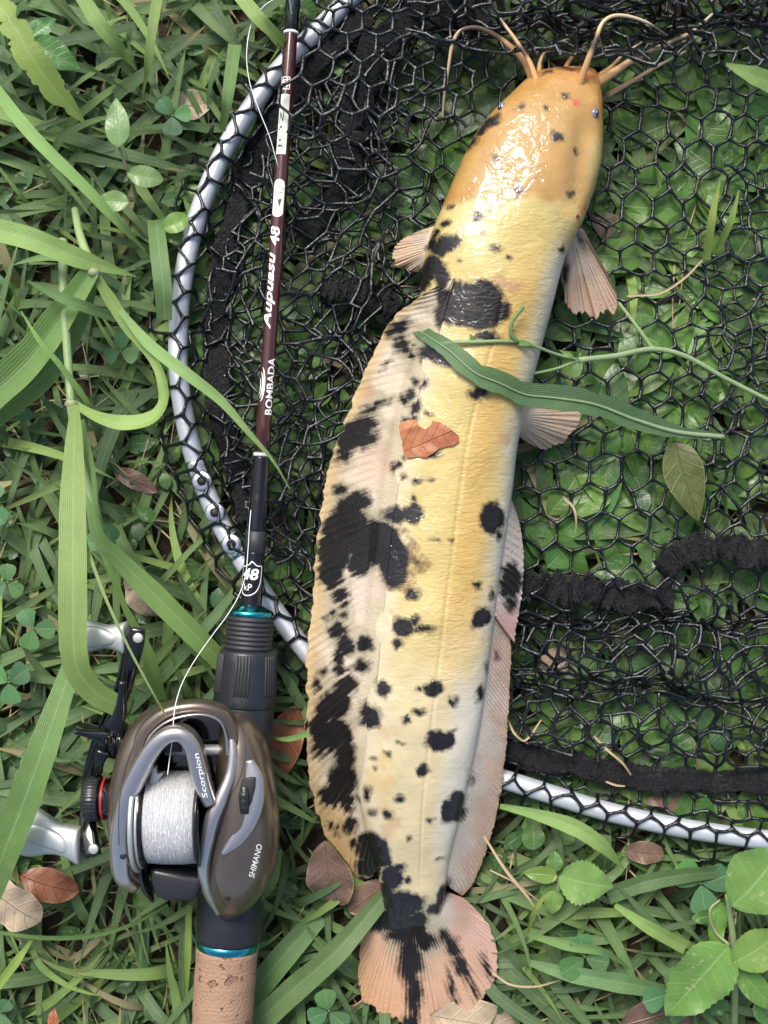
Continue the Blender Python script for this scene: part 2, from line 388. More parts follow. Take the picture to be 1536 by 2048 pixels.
def pressed(X, Y, Z):
    """limit blade height under the net, fish and tackle"""
    PX = X*F/H+768; PY = 1024-Y*F/H
    ins = inside(PX, PY); fm = in_poly(PX, PY, FISH_POLY)
    lim = np.where(ins > 0, .0075, .024)
    lim = np.where(abs(ins) < 60, np.minimum(lim, .012), lim)
    rodx = 444+(2048-PY)*.0698; lim = np.where((abs(PX-rodx) < 90) & (PY > 1150), np.minimum(lim, .017), lim)
    lim = np.where(fm, .007, lim)
    return lim*(1-np.exp(-np.maximum(Z, 0)/lim)), lim, fm
def build_blades(data, palp, name):
    X, Y, Z, a, el, t, W, tw, r = data; n = len(W); s = len(t)
    Zb, lim, fm = pressed(X, Y, Z)
    keep = ~fm[:, s//2] & ((lim[:, s//2] > .0080) | (r.uniform(size=n) < .62))
    order = r.uniform(0, .004, n)[:, None]*np.where(lim < .01, .55, 1.); Zb = Zb+order*np.clip(t*3, 0, 1)[None]
    prof = np.minimum(1, (t/.08+.35))*(1-t**2.6)**.8; prof[-1] = .03
    w = W[:, None]*prof[None]/2
    ux, uy = -np.sin(a), np.cos(a); roll = tw[:, None]*t[None]
    fold = .28
    rows = []
    for c in (-1, 0, 1):
        ox = ux*w*c*np.cos(roll); oy = uy*w*c*np.cos(roll); oz = w*(abs(c)*fold+c*np.sin(roll))
        rows.append(np.stack([X+ox, Y+oy, Zb+oz+.0005], -1))
    V = np.stack(rows, 2)[keep]; n = len(V)
    Fq = gridf(s, 3); Fa = (Fq[None]+(np.arange(n)*s*3)[:, None, None]).reshape(-1, 4)
    uv = np.zeros((n, s, 3, 2)); uv[..., 0] = np.array([-1, 0, 1.]); uv[..., 1] = t[None, :, None]
    ci = r.choice(len(PAL), n, p=palp); col = PAL[ci]*r.uniform(.75, 1.25, (n, 1))
    cc = np.broadcast_to(col[:, None, None, :], (n, s, 3, 3)).copy()
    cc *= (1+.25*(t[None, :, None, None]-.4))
    tip = r.uniform(size=n) < .12
    cc[tip, -2:] = (.33, .26, .13)
    return V.reshape(-1, 3), Fa, uv.reshape(-1, 2), cc.reshape(-1, 3)
XR, YR = (-.36, .36), (-.42, .42)
pp = np.array([.2, .26, .24, .15, .09, .03, .03]); pp /= pp.sum()
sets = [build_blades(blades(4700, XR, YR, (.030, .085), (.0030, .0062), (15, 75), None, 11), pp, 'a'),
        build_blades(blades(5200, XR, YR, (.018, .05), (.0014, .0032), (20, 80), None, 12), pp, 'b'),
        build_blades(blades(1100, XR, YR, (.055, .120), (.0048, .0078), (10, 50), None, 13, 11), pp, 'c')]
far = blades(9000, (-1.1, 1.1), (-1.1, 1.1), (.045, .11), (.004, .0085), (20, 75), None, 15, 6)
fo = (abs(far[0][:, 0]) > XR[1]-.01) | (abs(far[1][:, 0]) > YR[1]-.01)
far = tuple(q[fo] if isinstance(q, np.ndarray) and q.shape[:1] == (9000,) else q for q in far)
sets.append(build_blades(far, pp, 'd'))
off = 0; Vs, Fs, Us, Cs = [], [], [], []
for V, Fa, uv, cc in sets: Vs.append(V); Fs.append(Fa+off); Us.append(uv); Cs.append(cc); off += len(V)
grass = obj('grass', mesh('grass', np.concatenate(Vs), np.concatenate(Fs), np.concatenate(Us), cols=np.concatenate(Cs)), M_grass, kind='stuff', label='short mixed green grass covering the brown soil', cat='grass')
# dry litter between the blades
n = 2200; d = blades(n, XR, YR, (.02, .07), (.0005, .0011), (0, 25), None, 14, 7, (-.3, .5))
V, Fa, uv, cc = build_blades(d, np.array([0, 0, 0, 0, 0, 0, 1.]), 'l'); 
obj('dry_straw', mesh('dry_straw', V, Fa, uv), M_straw, kind='stuff', label='thin dry straw strands scattered among the grass', cat='straw')

# ------------------------------------------------------------------ leaves
def leaf_geo(L, W, shape='ovate', fold=.25, curl=.5, nl=12, nw=6, serr=0., wav=.0, seed=0, cup=0.):
    """leaf along +Y from its base, normal +Z; returns V,F,uv"""
    t = np.linspace(0, 1, nl+1)
    prof = {'ovate': np.sin(np.pi*np.clip(t, 0, 1)**.72)**.85, 'oval': np.sin(np.pi*t)**.62, 'obovate': np.sin(np.pi*t**1.35)**.7, 'lance': np.sin(np.pi*t**.8)**1.25, 'round': np.sqrt(np.maximum(1-(2*t-1)**2, 0))**.8, 'heart': np.where(t > .8, np.sqrt(np.maximum(1-((t-.72)/.28)**2, 0))*.98+.02, np.sin(np.pi/2*np.clip(t/.72, 0, 1))**.8)}[shape]
    prof = np.maximum(prof, .015)
    if serr: prof = prof*(1+serr*(2*np.abs(((t*nl/2) % 1)-.5)-.5)*np.where((t > .05) & (t < .97), 1, 0))
    u = np.linspace(-1, 1, nw+1)
    ang = curl*(t-.2); dz = np.cumsum(-np.sin(ang))*L/nl; yy = np.cumsum(np.cos(ang))*L/nl; yy -= yy[0]; dz -= dz[0]
    r = np.random.default_rng(seed); ph = r.uniform(0, 6, 4)
    X = u[None]*prof[:, None]*W/2
    Zw = fold*abs(X)+cup*X**2/W*4+wav*W*np.sin(t*9+ph[0])[:, None]*u[None]*abs(u[None])+wav*W*.5*np.sin(t*17+ph[1])[:, None]*abs(u[None])
    V = np.stack([X+0*t[:, None]+.02*L*np.sin(t*3+ph[2])[:, None], np.broadcast_to(yy[:, None], X.shape), dz[:, None]+Zw], -1)
    uv = np.stack(np.broadcast_arrays(u[None], t[:, None]), -1)
    return V.reshape(-1, 3), gridf(nl+1, nw+1), uv.reshape(-1, 2)
def leaf_mesh(name, col, **kw):
    V, Fa, uv = leaf_geo(**kw)
    c = np.broadcast_to(np.asarray(col), (len(V), 3))*(.9+.2*np.clip(uv[:, 1:2], 0, 1))
    return mesh(name, V, Fa, uv, cols=c)
def place(o, loc, az, pitch=0., roll=0.):
    """az: image direction of the leaf tip, degrees counter-clockwise from right; pitch raises the tip"""
    from mathutils import Euler, Matrix
    R = Matrix.Rotation(math.radians(az)-math.pi/2, 4, 'Z') @ Matrix.Rotation(math.radians(pitch), 4, 'X') @ Matrix.Rotation(math.radians(roll), 4, 'Y')
    o.rotation_euler = R.to_euler(); o.location = loc; return o

# low ground cover: tiny round leaves between the blades (uncountable)
geoV, geoF, geoU = leaf_geo(.011, .0075, 'oval', .15, .6, 4, 2)
n = 3000; r = np.random.default_rng(21); x = r.uniform(*XR, n); y = r.uniform(*YR, n); az = r.uniform(0, 2*np.pi, n); sc = r.uniform(.5, 1.35, n)
PX = x*F/H+768; PY = 1024-y*F/H; ok = ~in_poly(PX, PY, FISH_POLY) & ((inside(PX, PY) < 0) | (r.uniform(size=n) < .4)); x, y, az, sc = x[ok], y[ok], az[ok], sc[ok]; n = len(x)
pit = r.uniform(-.2, .7, n); z = r.uniform(.003, .010, n)
vx, vy, vz = [geoV[None, :, k]*sc[:, None] for k in range(3)]
vy2 = vy*np.cos(pit)[:, None]-vz*np.sin(pit)[:, None]; vz2 = vy*np.sin(pit)[:, None]+vz*np.cos(pit)[:, None]
V = np.stack([x[:, None]+vx*np.cos(az)[:, None]-vy2*np.sin(az)[:, None], y[:, None]+vx*np.sin(az)[:, None]+vy2*np.cos(az)[:, None], z[:, None]+vz2], -1)
Fa = (geoF[None]+(np.arange(n)*len(geoV))[:, None, None]).reshape(-1, 4)
cc = np.repeat(np.array([(.06, .15, .05), (.08, .2, .05), (.045, .12, .05)])[r.integers(0, 3, n)]*r.uniform(.8, 1.3, (n, 1)), len(geoV), 0)
obj('ground_cover', mesh('ground_cover', V.reshape(-1, 3), Fa, np.tile(geoU, (n, 1)), cols=cc), M_leaf, kind='stuff', label='tiny round leaves of creeping weeds among the grass', cat='ground cover')

# oval-leaved weeds growing under the net, copied from six plants
OVAL = [leaf_mesh('leaf', c, L=L, W=W, shape=sh, fold=.18, curl=cu, nl=12, nw=6, wav=.04, seed=k) for k, (c, L, W, sh, cu) in enumerate([
    ((.10, .215, .045), .024, .0125, 'oval', .5), ((.075, .17, .045), .020, .0120, 'ovate', .7), ((.12, .25, .05), .018, .0085, 'obovate', .6),
    ((.07, .155, .05), .026, .0110, 'oval', .4), ((.14, .28, .06), .015, .0095, 'oval', .8)])]
def weed(px, py, seed, label, group, zb=.004, n=None, scale=1.0, kind=0):
    r = np.random.default_rng(seed); root = thing('oval_leaved_weed', label, 'weed', P(px, py, 0), group); n = n or r.integers(5, 9); a0 = r.uniform(0, 360)
    for k in range(n):
        o = obj('leaf', OVAL[kind], M_leaf, root); az = a0+k*137.5+r.uniform(-20, 20); rr = r.uniform(.001, .006)
        place(o, (rr*math.cos(math.radians(az)), rr*math.sin(math.radians(az)), zb+.0015+r.uniform(0, .004)), az, r.uniform(-8, 9), r.uniform(-22, 22)); o.scale = [scale*r.uniform(.75, 1.15)]*3
    return root
r = np.random.default_rng(5); spots = []
tries = 0
while len(spots) < 90 and tries < 9000:
    tries += 1; q = (r.uniform(430, 1600), r.uniform(120, 1640))
    if inside(np.array([q[0]]), np.array([q[1]]))[0] < 45 or in_poly(np.array([q[0]]), np.array([q[1]]), FISH_POLY)[0]: continue
    if all((q[0]-p[0])**2+(q[1]-p[1])**2 > 57**2 for p in spots): spots.append(q)
for k, q in enumerate(spots):
    x, y = q
    if x < 900: lb_, gr_ = (('oval-leaved weed under the crumpled net between hoop and rod', 'weeds between hoop and rod') if x < 444+(2048-y)*.0698 else ('oval-leaved weed under the net folds above the dorsal fin', 'weeds by the dorsal fin') if y > 480 else ('oval-leaved weed under the big net fold between rod and fish head', 'weeds by the fish head'))
    elif y < 430: lb_, gr_ = 'oval-leaved weed under the net beside the fish head and barbels', 'weeds beside the barbels'
    elif y < 900: lb_, gr_ = 'oval-leaved weed under the net by the pectoral fin and grass runner', 'weeds by the pectoral fin'
    elif y < 1180: lb_, gr_ = 'oval-leaved weed under the net between strap leaf and webbing tape', 'weeds below the strap leaf'
    else: lb_, gr_ = 'oval-leaved weed under the bunched net beside the anal fin', 'weeds beside the anal fin'
    kd = [0, 1, 3, 2, 0, 4, 1, 2][k % 8]; ad = ['broad oval', 'pointed oval', 'narrow paddle-shaped', 'long oval', 'small round'][kd]
    weed(x, y, 300+k, lb_.replace('oval-leaved weed', 'weed with '+ad+' leaves'), gr_+', '+ad+' leaves', scale=1.28, kind=kd)

# ------------------------------------------------------------------ landing net
net = thing('landing_net', 'folding landing net with silver hoop and black rubber mesh under the spotted fish', 'landing net', P(1200, 1619, .0))
hp = PV(HOOP[:, 0], HOOP[:, 1], np.full(len(HOOP), ZH)); n = len(hp); sides = 14
def closed_tube(C, r, sides):
    T = np.roll(C, -1, 0)-np.roll(C, 1, 0); T /= np.linalg.norm(T, axis=1, keepdims=True); Bv = np.cross(T, [0, 0, 1.]); a = np.arange(sides)/sides*2*np.pi
    V = C[:, None]+r*(np.cos(a)[None, :, None]*Bv[:, None]+np.sin(a)[None, :, None]*np.array([0, 0, 1.]))
    n = len(C); i = np.arange(n)[:, None]; j = np.arange(sides)[None]; i2 = (i+1) % n; j2 = (j+1) % sides
    return V.reshape(-1, 3), np.stack([i*sides+j, i2*sides+j, i2*sides+j2, i*sides+j2], -1).reshape(-1, 4)
hoop = part('hoop', mesh('hoop', *closed_tube(hp, RH, sides)), M_alu, net)
M_hole = simple('dark_hole', (.01, .01, .01), .6)
# hinge bracket of the folding hoop: sleeve with two rivet holes, flattened tabs
hb = [i for i in range(len(HOOP)) if 920 < HOOP[i, 1] < 1118 and HOOP[i, 0] < 520]
Cb = hp[hb]
part('hinge_sleeve', mesh('hinge_sleeve', *tube(Cb[:len(Cb)//6+1], RH+.0007, 16)), M_steel, hoop)
part('hinge_sleeve', mesh('hinge_sleeve', *tube(Cb[-len(Cb)//6-1:], RH+.0007, 16)), M_steel, hoop)
for k, (hx, hy) in enumerate([(404, 962), (430, 1025), (463, 1088)]):
    c = P(hx, hy, ZH+RH); 
    pl = part('hinge_plate', mesh('hinge_plate', *tube(np.array([c+[0, 0, -.003], c+[0, 0, .0006], c+[0, 0, .0009]]), [.0044, .0044, .0036], 20)), M_steel, hoop)
    part('rivet_hole', mesh('rivet_hole', *tube(np.array([c+[0, 0, .0003], c+[0, 0, .0011]]), [.0021, .0021], 16)), M_hole, hoop)

def honeycomb(u0, u1, v0, v1, a, rot=0., jit=.07, seed=0):
    r = np.random.default_rng(seed); b = a/math.sqrt(3); cu, cv = (u0+u1)/2, (v0+v1)/2; R = math.hypot(u1-u0, v1-v0)/2+2*a
    nj = int(R/(a*.866))+2; ni = int(R/a)+2; I, J = np.meshgrid(np.arange(-ni*2, ni*2+1), np.arange(-nj, nj+1), indexing='ij')
    A = np.stack([I*a+J*a/2, J*a*.8660254], -1); Bp = A+[0, b]; ni_, nj_ = I.shape; idA = np.arange(I.size).reshape(I.shape); idB = idA+I.size
    nodes = np.concatenate([A.reshape(-1, 2), Bp.reshape(-1, 2)]); nodes = nodes+r.normal(0, jit*a, nodes.shape)
    E = [np.stack([idA.ravel(), idB.ravel()], -1), np.stack([idA[:, 1:].ravel(), idB[:, :-1].ravel()], -1), np.stack([idA[:-1, 1:].ravel(), idB[1:, :-1].ravel()], -1)]
    E = np.concatenate(E); c, s = math.cos(rot), math.sin(rot); nodes = nodes @ np.array([[c, s], [-s, c]])+[cu, cv]
    m = (nodes[:, 0] >= u0) & (nodes[:, 0] <= u1) & (nodes[:, 1] >= v0) & (nodes[:, 1] <= v1)
    return nodes, E[m[E].all(1)]
TS = np.array([0, .16, .5, .84, 1.0]); RS = np.array([1.45, 1.0, .84, 1.0, 1.45])
def netting(nodes, E, fn, mask=None, rad=.00080, sides=6, seed=0):
    """fn(u,v)->px,py,z ; mask(px,py)->bool ; each mesh side is a round strand, thicker at the knots"""
    r = np.random.default_rng(seed)
    a, b = nodes[E[:, 0]], nodes[E[:, 1]]
    nrm = np.stack([-(b-a)[:, 1], (b-a)[:, 0]], -1); bow = r.normal(0, .05, len(E))
    UVp = a[:, None]+(b-a)[:, None]*TS[None, :, None]+nrm[:, None]*(bow[:, None]*np.sin(np.pi*TS)[None])[..., None]
    px, py, z = fn(UVp[..., 0], UVp[..., 1])
    if mask is not None:
        k = mask(px, py).all(1); px, py, z = px[k], py[k], z[k]
    C = PV(px, py, z); m = len(C)
    T = np.gradient(C, axis=1); T /= np.maximum(np.linalg.norm(T, axis=2, keepdims=True), 1e-9)
    up = np.array([.13, .21, 1.]); Bv = np.cross(T, up); Bv /= np.maximum(np.linalg.norm(Bv, axis=2, keepdims=True), 1e-9); Nv = np.cross(Bv, T)
    ang = np.arange(sides)/sides*2*np.pi
    rr = rad*RS[None]*r.uniform(.85, 1.18, (m, 1))
    V = C[:, :, None]+rr[..., None, None]*(np.cos(ang)[None, None, :, None]*Bv[:, :, None]+np.sin(ang)[None, None, :, None]*Nv[:, :, None])
    Fq = gridf(len(TS), sides, True)
    Fa = (Fq[None]+(np.arange(m)*len(TS)*sides)[:, None, None]).reshape(-1, 4)
    return part('netting', mesh('netting', V.reshape(-1, 3), Fa), M_net, net, kind='stuff')

# (a) the strip that wraps the hoop: lattice in (arc length, across)
seg = np.linalg.norm(np.diff(np.r_[HOOP, HOOP[:1]], axis=0)[:, :2], axis=1); arc = np.r_[0, np.cumsum(seg)]; HL = np.r_[HOOP, HOOP[:1]]
hn = np.roll(HOOP, -1, 0)-np.roll(HOOP, 1, 0); hn = np.stack([-hn[:, 1], hn[:, 0]], -1)*SIGN; hn /= np.linalg.norm(hn, axis=1, keepdims=True); hn = np.r_[hn, hn[:1]]
def wrap_fn(u, v):
    u = np.mod(u, arc[-1]); hx, hy = np.interp(u, arc, HL[:, 0]), np.interp(u, arc, HL[:, 1]); nx, ny = np.interp(u, arc, hn[:, 0]), np.interp(u, arc, hn[:, 1])
    vv = [-95, -62, -34, -15, 0, 16, 34, 70, 150]
    d = np.interp(v, vv, [-24, -46, -33, -16, 0, 15, 24, 40, 100]); z = np.interp(v, vv, [.006, .010, .0165, .0226, .0242, .0226, .0185, .0135, .0115])
    wob = nz(u, v*0, 300, 31, 2); d = d+np.where(v < -20, -9*(1+wob), 0)+np.where(v > 30, 10*nz(u, v, 120, 32, 2), 0)
    z = z+.001*nz(u, v, 150, 33, 2)*(abs(v) > 40)
    return hx+nx*d, hy+ny*d, z
nodes, E = honeycomb(0, arc[-1], -95, 130, 56, .02, .06, 41)
netting(nodes, E, wrap_fn, lambda x, y: (x > -300) & (x < 1900) & (y > -400) & (y < 2300), seed=1)
# (b) the bag's floor over the grass
def floor_z(x, y): return .0142+.0014*nz(x, y, 420, 34, 2)+.0008*nz(x, y, 90, 35, 2)
def floor_fn(u, v):
    x = u+16*nz(u, v, 700, 36, 2); y = v+16*nz(u, v, 700, 37, 2); return x, y, floor_z(x, y)
nodes, E = honeycomb(360, 1750, -260, 1680, 61, 0.03, .05, 42)
netting(nodes, E, floor_fn, lambda x, y: inside(x, y) > 60, seed=2)
# (c) loose folds lying on the left half
def left_fn(u, v):
    x = u+46*nz(u, v, 420, 51, 2); y = v+40*nz(u, v, 380, 52, 2)
    return x, y, .0175+.0045*nz(u, v, 260, 53, 3)
nodes, E = honeycomb(380, 960, -120, 1300, 60, .35, .09, 43)
netting(nodes, E, left_fn, lambda x, y: (inside(x, y) > 42) & (x < 905-(y-300)*.16*(y > 300)) , seed=3)
def left2_fn(u, v):
    s = (v-420)/900; x = u*(.72)+150+60*nz(u, v, 330, 54, 2)+20*np.sin(v/55); y = v+34*nz(u, v, 300, 55, 2)
    return x, y, .0225+.005*nz(u, v, 220, 56, 3)+.002*np.sin(u/40)
nodes, E = honeycomb(340, 1080, 80, 1180, 62, -.2, .09, 44)
netting(nodes, E, left2_fn, lambda x, y: (inside(x, y) > 50) & (x < 800-(y-500)*.12*(y > 500)) & (x > 450), seed=4)
# (d) the big clean fold at the top left that lies over the rod
def top_fn(u, v):
    x = u+12*nz(u, v, 500, 57, 2); y = v+12*nz(u, v, 500, 58, 2)
    ed = np.clip((x-545)/60, 0, 1); z = .0445-.010*np.clip((x-650)/300, 0, 1)+.0015*nz(u, v, 300, 59, 2)
    lo = np.clip((y-250)/110, 0, 1); z = z-.012*lo
    return x-8*(1-ed), y, z-.008*(1-ed)*(x < 556)
nodes, E = honeycomb(535, 960, -160, 330, 58, .10, .035, 45)
netting(nodes, E, top_fn, lambda x, y: (y < 300-(x-560)*.1) & (x > 548+np.maximum(0, 175-y)*.45), rad=.00088, seed=5)
# (e) bunched folds across the top, over the barbels
def bunch_fn(u, v):
    f = np.sin(v/46+.9*nz(u, v, 420, 60, 2)); y = -170+v*.52+30*f+16*nz(u, v, 260, 61, 2); x = u+18*nz(u, v, 240, 62, 2)
    low = 118+34*np.clip((u-1180)/360, -.6, 1)+14*nz(u, 0*v, 260, 63, 2)
    y = np.where(y > low, low-.25*(y-low), y)
    return x, y, .034+.011*np.cos(v/46+.9*nz(u, v, 420, 60, 2))+.004*nz(u, v, 180, 64, 2)
nodes, E = honeycomb(800, 1640, 0, 620, 58, .05, .08, 46)
netting(nodes, E, bunch_fn, seed=6)
nodes, E = honeycomb(880, 1640, 60, 560, 54, .6, .08, 47)
netting(nodes, E, lambda u, v: (lambda q: (q[0], q[1]-14, q[2]-.010))(bunch_fn(u, v+30)), seed=7)
# (f) folds at the lower right
def low_fn(u, v):
    f = np.sin(v/38+1.1*nz(u, v, 380, 65, 2)); y = 1165+v*.60+20*f+18*nz(u, v, 300, 66, 2)+(u-1250)*.05; x = u+22*nz(u, v, 220, 67, 2)
    return x, y, .0200+.0055*np.cos(v/38+1.1*nz(u, v, 380, 65, 2))+.002*nz(u, v, 150, 68, 2)
nodes, E = honeycomb(990, 1640, 0, 560, 58, .12, .09, 48)
netting(nodes, E, low_fn, lambda x, y: (inside(x, y) > 75) & (y > 1140) & (x > 985), seed=8)
nodes, E = honeycomb(1000, 1640, 60, 420, 57, -.4, .09, 49)
netting(nodes, E, lambda u, v: (lambda q: (q[0]+10, q[1]+12, q[2]+.004))(low_fn(u, v)), lambda x, y: (inside(x, y) > 110) & (y > 1185) & (y < 1400), seed=9)
# (g) a slack second layer on the right
def right_fn(u, v):
    x = u+30*nz(u, v, 420, 70, 2); y = v+26*nz(u, v, 420, 71, 2)
    return x, y, .0195+.003*nz(u, v, 240, 72, 2)
nodes, E = honeycomb(1150, 1680, 300, 1200, 64, .28, .06, 50)
netting(nodes, E, right_fn, lambda x, y: (x > 1430-50*np.sin((y-400)/260)) & (y > 330) & (y < 1080), seed=10)

# woven black tapes sewn into the bag
def tape(path, w, th=.0022, seed=0):
    Q = crom(path, 160); C = P3(Q); nn = len(C); T = np.gradient(C, axis=0); T /= np.linalg.norm(T, axis=1, keepdims=True)
    Bv = np.cross(T, [0, 0, 1.]); Bv /= np.linalg.norm(Bv, axis=1, keepdims=True); m = 24; a = np.arange(m)/m*2*np.pi
    s = np.linspace(0, 1, nn); hw = w/2*pxm(.015)*(1+.16*nz(s*10, s*0, 2.3, seed, 2))
    ca = np.sign(np.cos(a))*abs(np.cos(a))**.6; sa = np.sign(np.sin(a))*abs(np.sin(a))**.6
    V = C[:, None]+hw[:, None, None]*ca[None, :, None]*Bv[:, None]+th/2*sa[None, :, None]*np.array([0, 0, 1.])
    V[..., 2] += (.0026*nz(s*30, s*0, 4, seed+1, 2))[:, None]*np.cos(a)[None]+.0012*np.sin(s*23+seed)[:, None]; V[..., 1] += (.0016*nz(s*40, s*0, 3, seed+2, 2))[:, None]; V += .0006*nz(V[..., 0]*1000, V[..., 1]*1000, 4., seed+3, 2)[..., None]*np.array([0, 0, 1.])
    rr = np.random.default_rng(seed); V += rr.normal(0, .00028, V.shape)
    nf = 1800; ii = rr.integers(2, nn-2, nf); jj = rr.integers(0, m, nf); p0 = V[ii, jj]; d = p0-C[ii]; d = d/np.linalg.norm(d, axis=1, keepdims=True)+rr.normal(0, .7, (nf, 3)); d[:, 2] += .3; d /= np.linalg.norm(d, axis=1, keepdims=True)
    L = rr.uniform(.0004, .0015, (nf, 1)); sd = np.cross(d, rr.normal(0, 1, (nf, 3))); sd /= np.linalg.norm(sd, axis=1, keepdims=True); e = .00009
    fz = np.stack([p0-sd*e, p0+sd*e, p0+d*L+sd*e+sd*L*.4, p0+d*L-sd*e+sd*L*.4], 1)
    V = np.concatenate([V.reshape(-1, 3), fz.reshape(-1, 3)]); fq = np.concatenate([gridf(nn, m, True), nn*m+np.arange(nf*4).reshape(-1, 4)])
    return part('tape', mesh('tape', V, fq), M_web, net)
tape([(735, 20, .020), (640, 110, .017), (560, 215, .0145), (500, 340, .013), (462, 460, .0125), (440, 580, .0125), (432, 700, .0125), (442, 820, .0125), (470, 930, .0125), (500, 1040, .0125)], 52, seed=3)
tape([(640, 570, .021), (690, 578, .022), (745, 595, .022), (790, 622, .021), (800, 660, .018)], 46, .0035, seed=4)
tape([(1000, 1172, .019), (1080, 1176, .021), (1180, 1180, .021), (1270, 1196, .021), (1345, 1188, .019)], 56, .003, seed=5)
tape([(1318, 1140, .017), (1365, 1108, .021), (1430, 1092, .024), (1500, 1105, .023), (1640, 1120, .020)], 52, .003, seed=6)
tape([(985, 1492, .0155), (1080, 1520, .016), (1180, 1532, .0165), (1300, 1556, .016), (1420, 1562, .0165), (1536, 1560, .016), (1650, 1570, .016)], 48, seed=7)
tape([(600, 470, .013), (660, 400, .013), (700, 300, .018), (720, 180, .020), (760, 90, .024), (860, 30, .028), (980, 20, .030)], 62, .004, seed=8)
# ------------------------------------------------------------------ catfish
SPOTS = [  # cx, cy, rx, ry, angle (pigment blotches, photograph pixels)
 (1100,305,11,11,0),(1140,330,5,5,0),(1022,408,11,14,0),(946,460,12,10,0),(888,465,9,9,0),(975,266,20,11,-35),(940,300,9,15,30),(958,280,10,12,40),(1032,240,9,6,-20),(981,521,10,7,0),(1006,539,7,6,0),
 (956,491,4,4,0),(1128,412,5,5,0),(1119,219,7,5,-15),(1082,248,6,5,0),(1132,158,15,4,10),(1088,162,10,5,-40),(898,432,6,5,-30),(912,540,4,4,0),(868,482,10,8,-40),(862,500,12,14,20),(1113,512,6,6,0),(985,345,5,7,-30),
 (885,508,31,19,-20),(858,548,26,22,-50),(838,575,16,20,-40),(880,570,14,26,0),(897,600,26,26,0),(905,630,38,36,0),(955,612,42,30,10),(982,640,27,25,0),(945,655,48,22,8),(965,690,27,12,0),
 (870,712,34,25,10),(895,732,20,17,0),(855,700,16,14,0),(797,655,27,13,-28),(806,690,16,20,-25),(823,708,10,11,0),(775,725,12,4,-45),(785,665,15,8,-30),
 (833,765,10,10,0),(847,776,6,6,0),(820,790,9,14,10),(810,800,9,13,0),(830,820,13,12,0),(855,836,6,5,0),(817,842,12,8,0),(948,798,20,11,0),(963,776,10,6,0),
 (748,815,32,9,-27),(715,862,42,26,-38),(690,905,24,16,-40),(735,880,25,14,-35),(690,880,20,22,-30),(655,905,14,9,-40),(790,935,9,10,0),(806,957,6,6,0),(832,965,8,5,0),(858,962,7,5,0),(805,918,5,5,0),(862,914,12,6,0),
 (680,980,14,12,0),(705,1010,42,22,-25),(690,1055,52,42,-35),(668,1105,36,40,-30),(660,1150,26,30,-20),(680,1190,20,14,0),(745,1085,58,48,0),(785,1120,32,52,0),(790,1030,26,16,0),(825,1028,21,21,0),(825,1000,7,7,0),(720,1130,26,26,-20),
 (977,1036,25,32,0),(993,1068,8,12,0),(948,1166,8,9,0),(978,1186,5,10,0),(960,1228,20,18,-20),(952,1240,16,14,0),(1022,1165,23,40,5),(1022,1208,12,18,0),(1015,1140,14,12,0),
 (824,1184,14,12,0),(804,1248,22,20,0),(828,1234,11,9,0),(842,1250,22,9,-8),(795,1279,10,9,0),(866,1076,7,4,0),(898,1080,3,3,0),(831,1118,6,4,0),
 (688,1208,9,8,-30),(686,1228,8,9,0),(667,1229,11,8,-15),(650,1236,5,4,0),(676,1262,20,18,0),(692,1292,18,20,10),(678,1315,14,20,0),(730,1288,16,16,0),(735,1296,12,10,0),(723,1332,17,15,0),(678,1338,16,12,0),(645,1342,9,11,30),(700,1338,5,5,0),(634,1370,10,12,0),
 (690,1375,28,20,-45),(668,1410,44,30,-45),(640,1450,22,38,10),(670,1470,36,34,-30),(640,1490,16,26,0),(690,1510,22,34,0),(684,1560,30,36,0),(662,1590,26,24,-40),(690,1600,20,16,0),(697,1616,12,12,0),(700,1650,15,18,25),(662,1652,8,7,0),(676,1655,6,5,0),(672,1667,6,4,0),
 (767,1370,16,17,0),(835,1368,7,6,0),(864,1367,20,16,0),(903,1393,9,10,0),(835,1411,11,7,0),(811,1427,9,9,0),(740,1425,22,25,0),(730,1440,14,10,0),(875,1470,27,20,0),(895,1465,14,16,0),(862,1460,14,12,0),(905,1450,6,4,0),(800,1475,4,3,0),
 (957,1380,9,16,10),(993,1312,5,9,0),(972,1329,4,8,0),(776,1495,6,5,0),(746,1506,6,5,0),(843,1528,12,11,0),(798,1585,11,9,0),(735,1578,8,13,10),(715,1598,6,6,0),(775,1617,10,10,0),(744,1614,6,6,0),(859,1630,6,6,0),(818,1664,5,5,0),(812,1750,7,6,0),(880,1710,4,3,0),(943,1559,4,9,0),(752,1525,3,3,0),
 (905,1612,26,26,0),(912,1590,18,16,0),(922,1624,14,14,0),(888,1620,12,16,0),(745,1695,34,38,0),(738,1735,28,22,0),(722,1758,12,8,0),(708,1688,9,8,0),(770,1705,14,24,0),(785,1745,22,28,0),(772,1775,14,20,0),(800,1725,10,8,0),
 (800,1800,36,30,0),(822,1795,30,20,0),(790,1840,48,26,0),(760,1850,26,14,0),(812,1870,44,18,0),(835,1850,22,40,0),(820,1920,24,60,0),(828,1990,17,60,0),(848,1880,26,20,20),(820,2050,16,25,0),(790,1870,14,10,0),(864,1880,14,10,30),
 (889,1872,16,14,20),(905,1895,15,30,-25),(925,1935,13,36,-25),(946,1975,8,28,-22),(902,1972,8,34,-12),(914,2012,6,14,0),(973,1935,9,22,-18),(885,1785,13,26,25),(868,1812,13,12,0),(878,1800,12,12,0),
 (1131,548,9,20,12),(1162,480,5,18,-30)]
SPOTS = np.array(SPOTS, float)
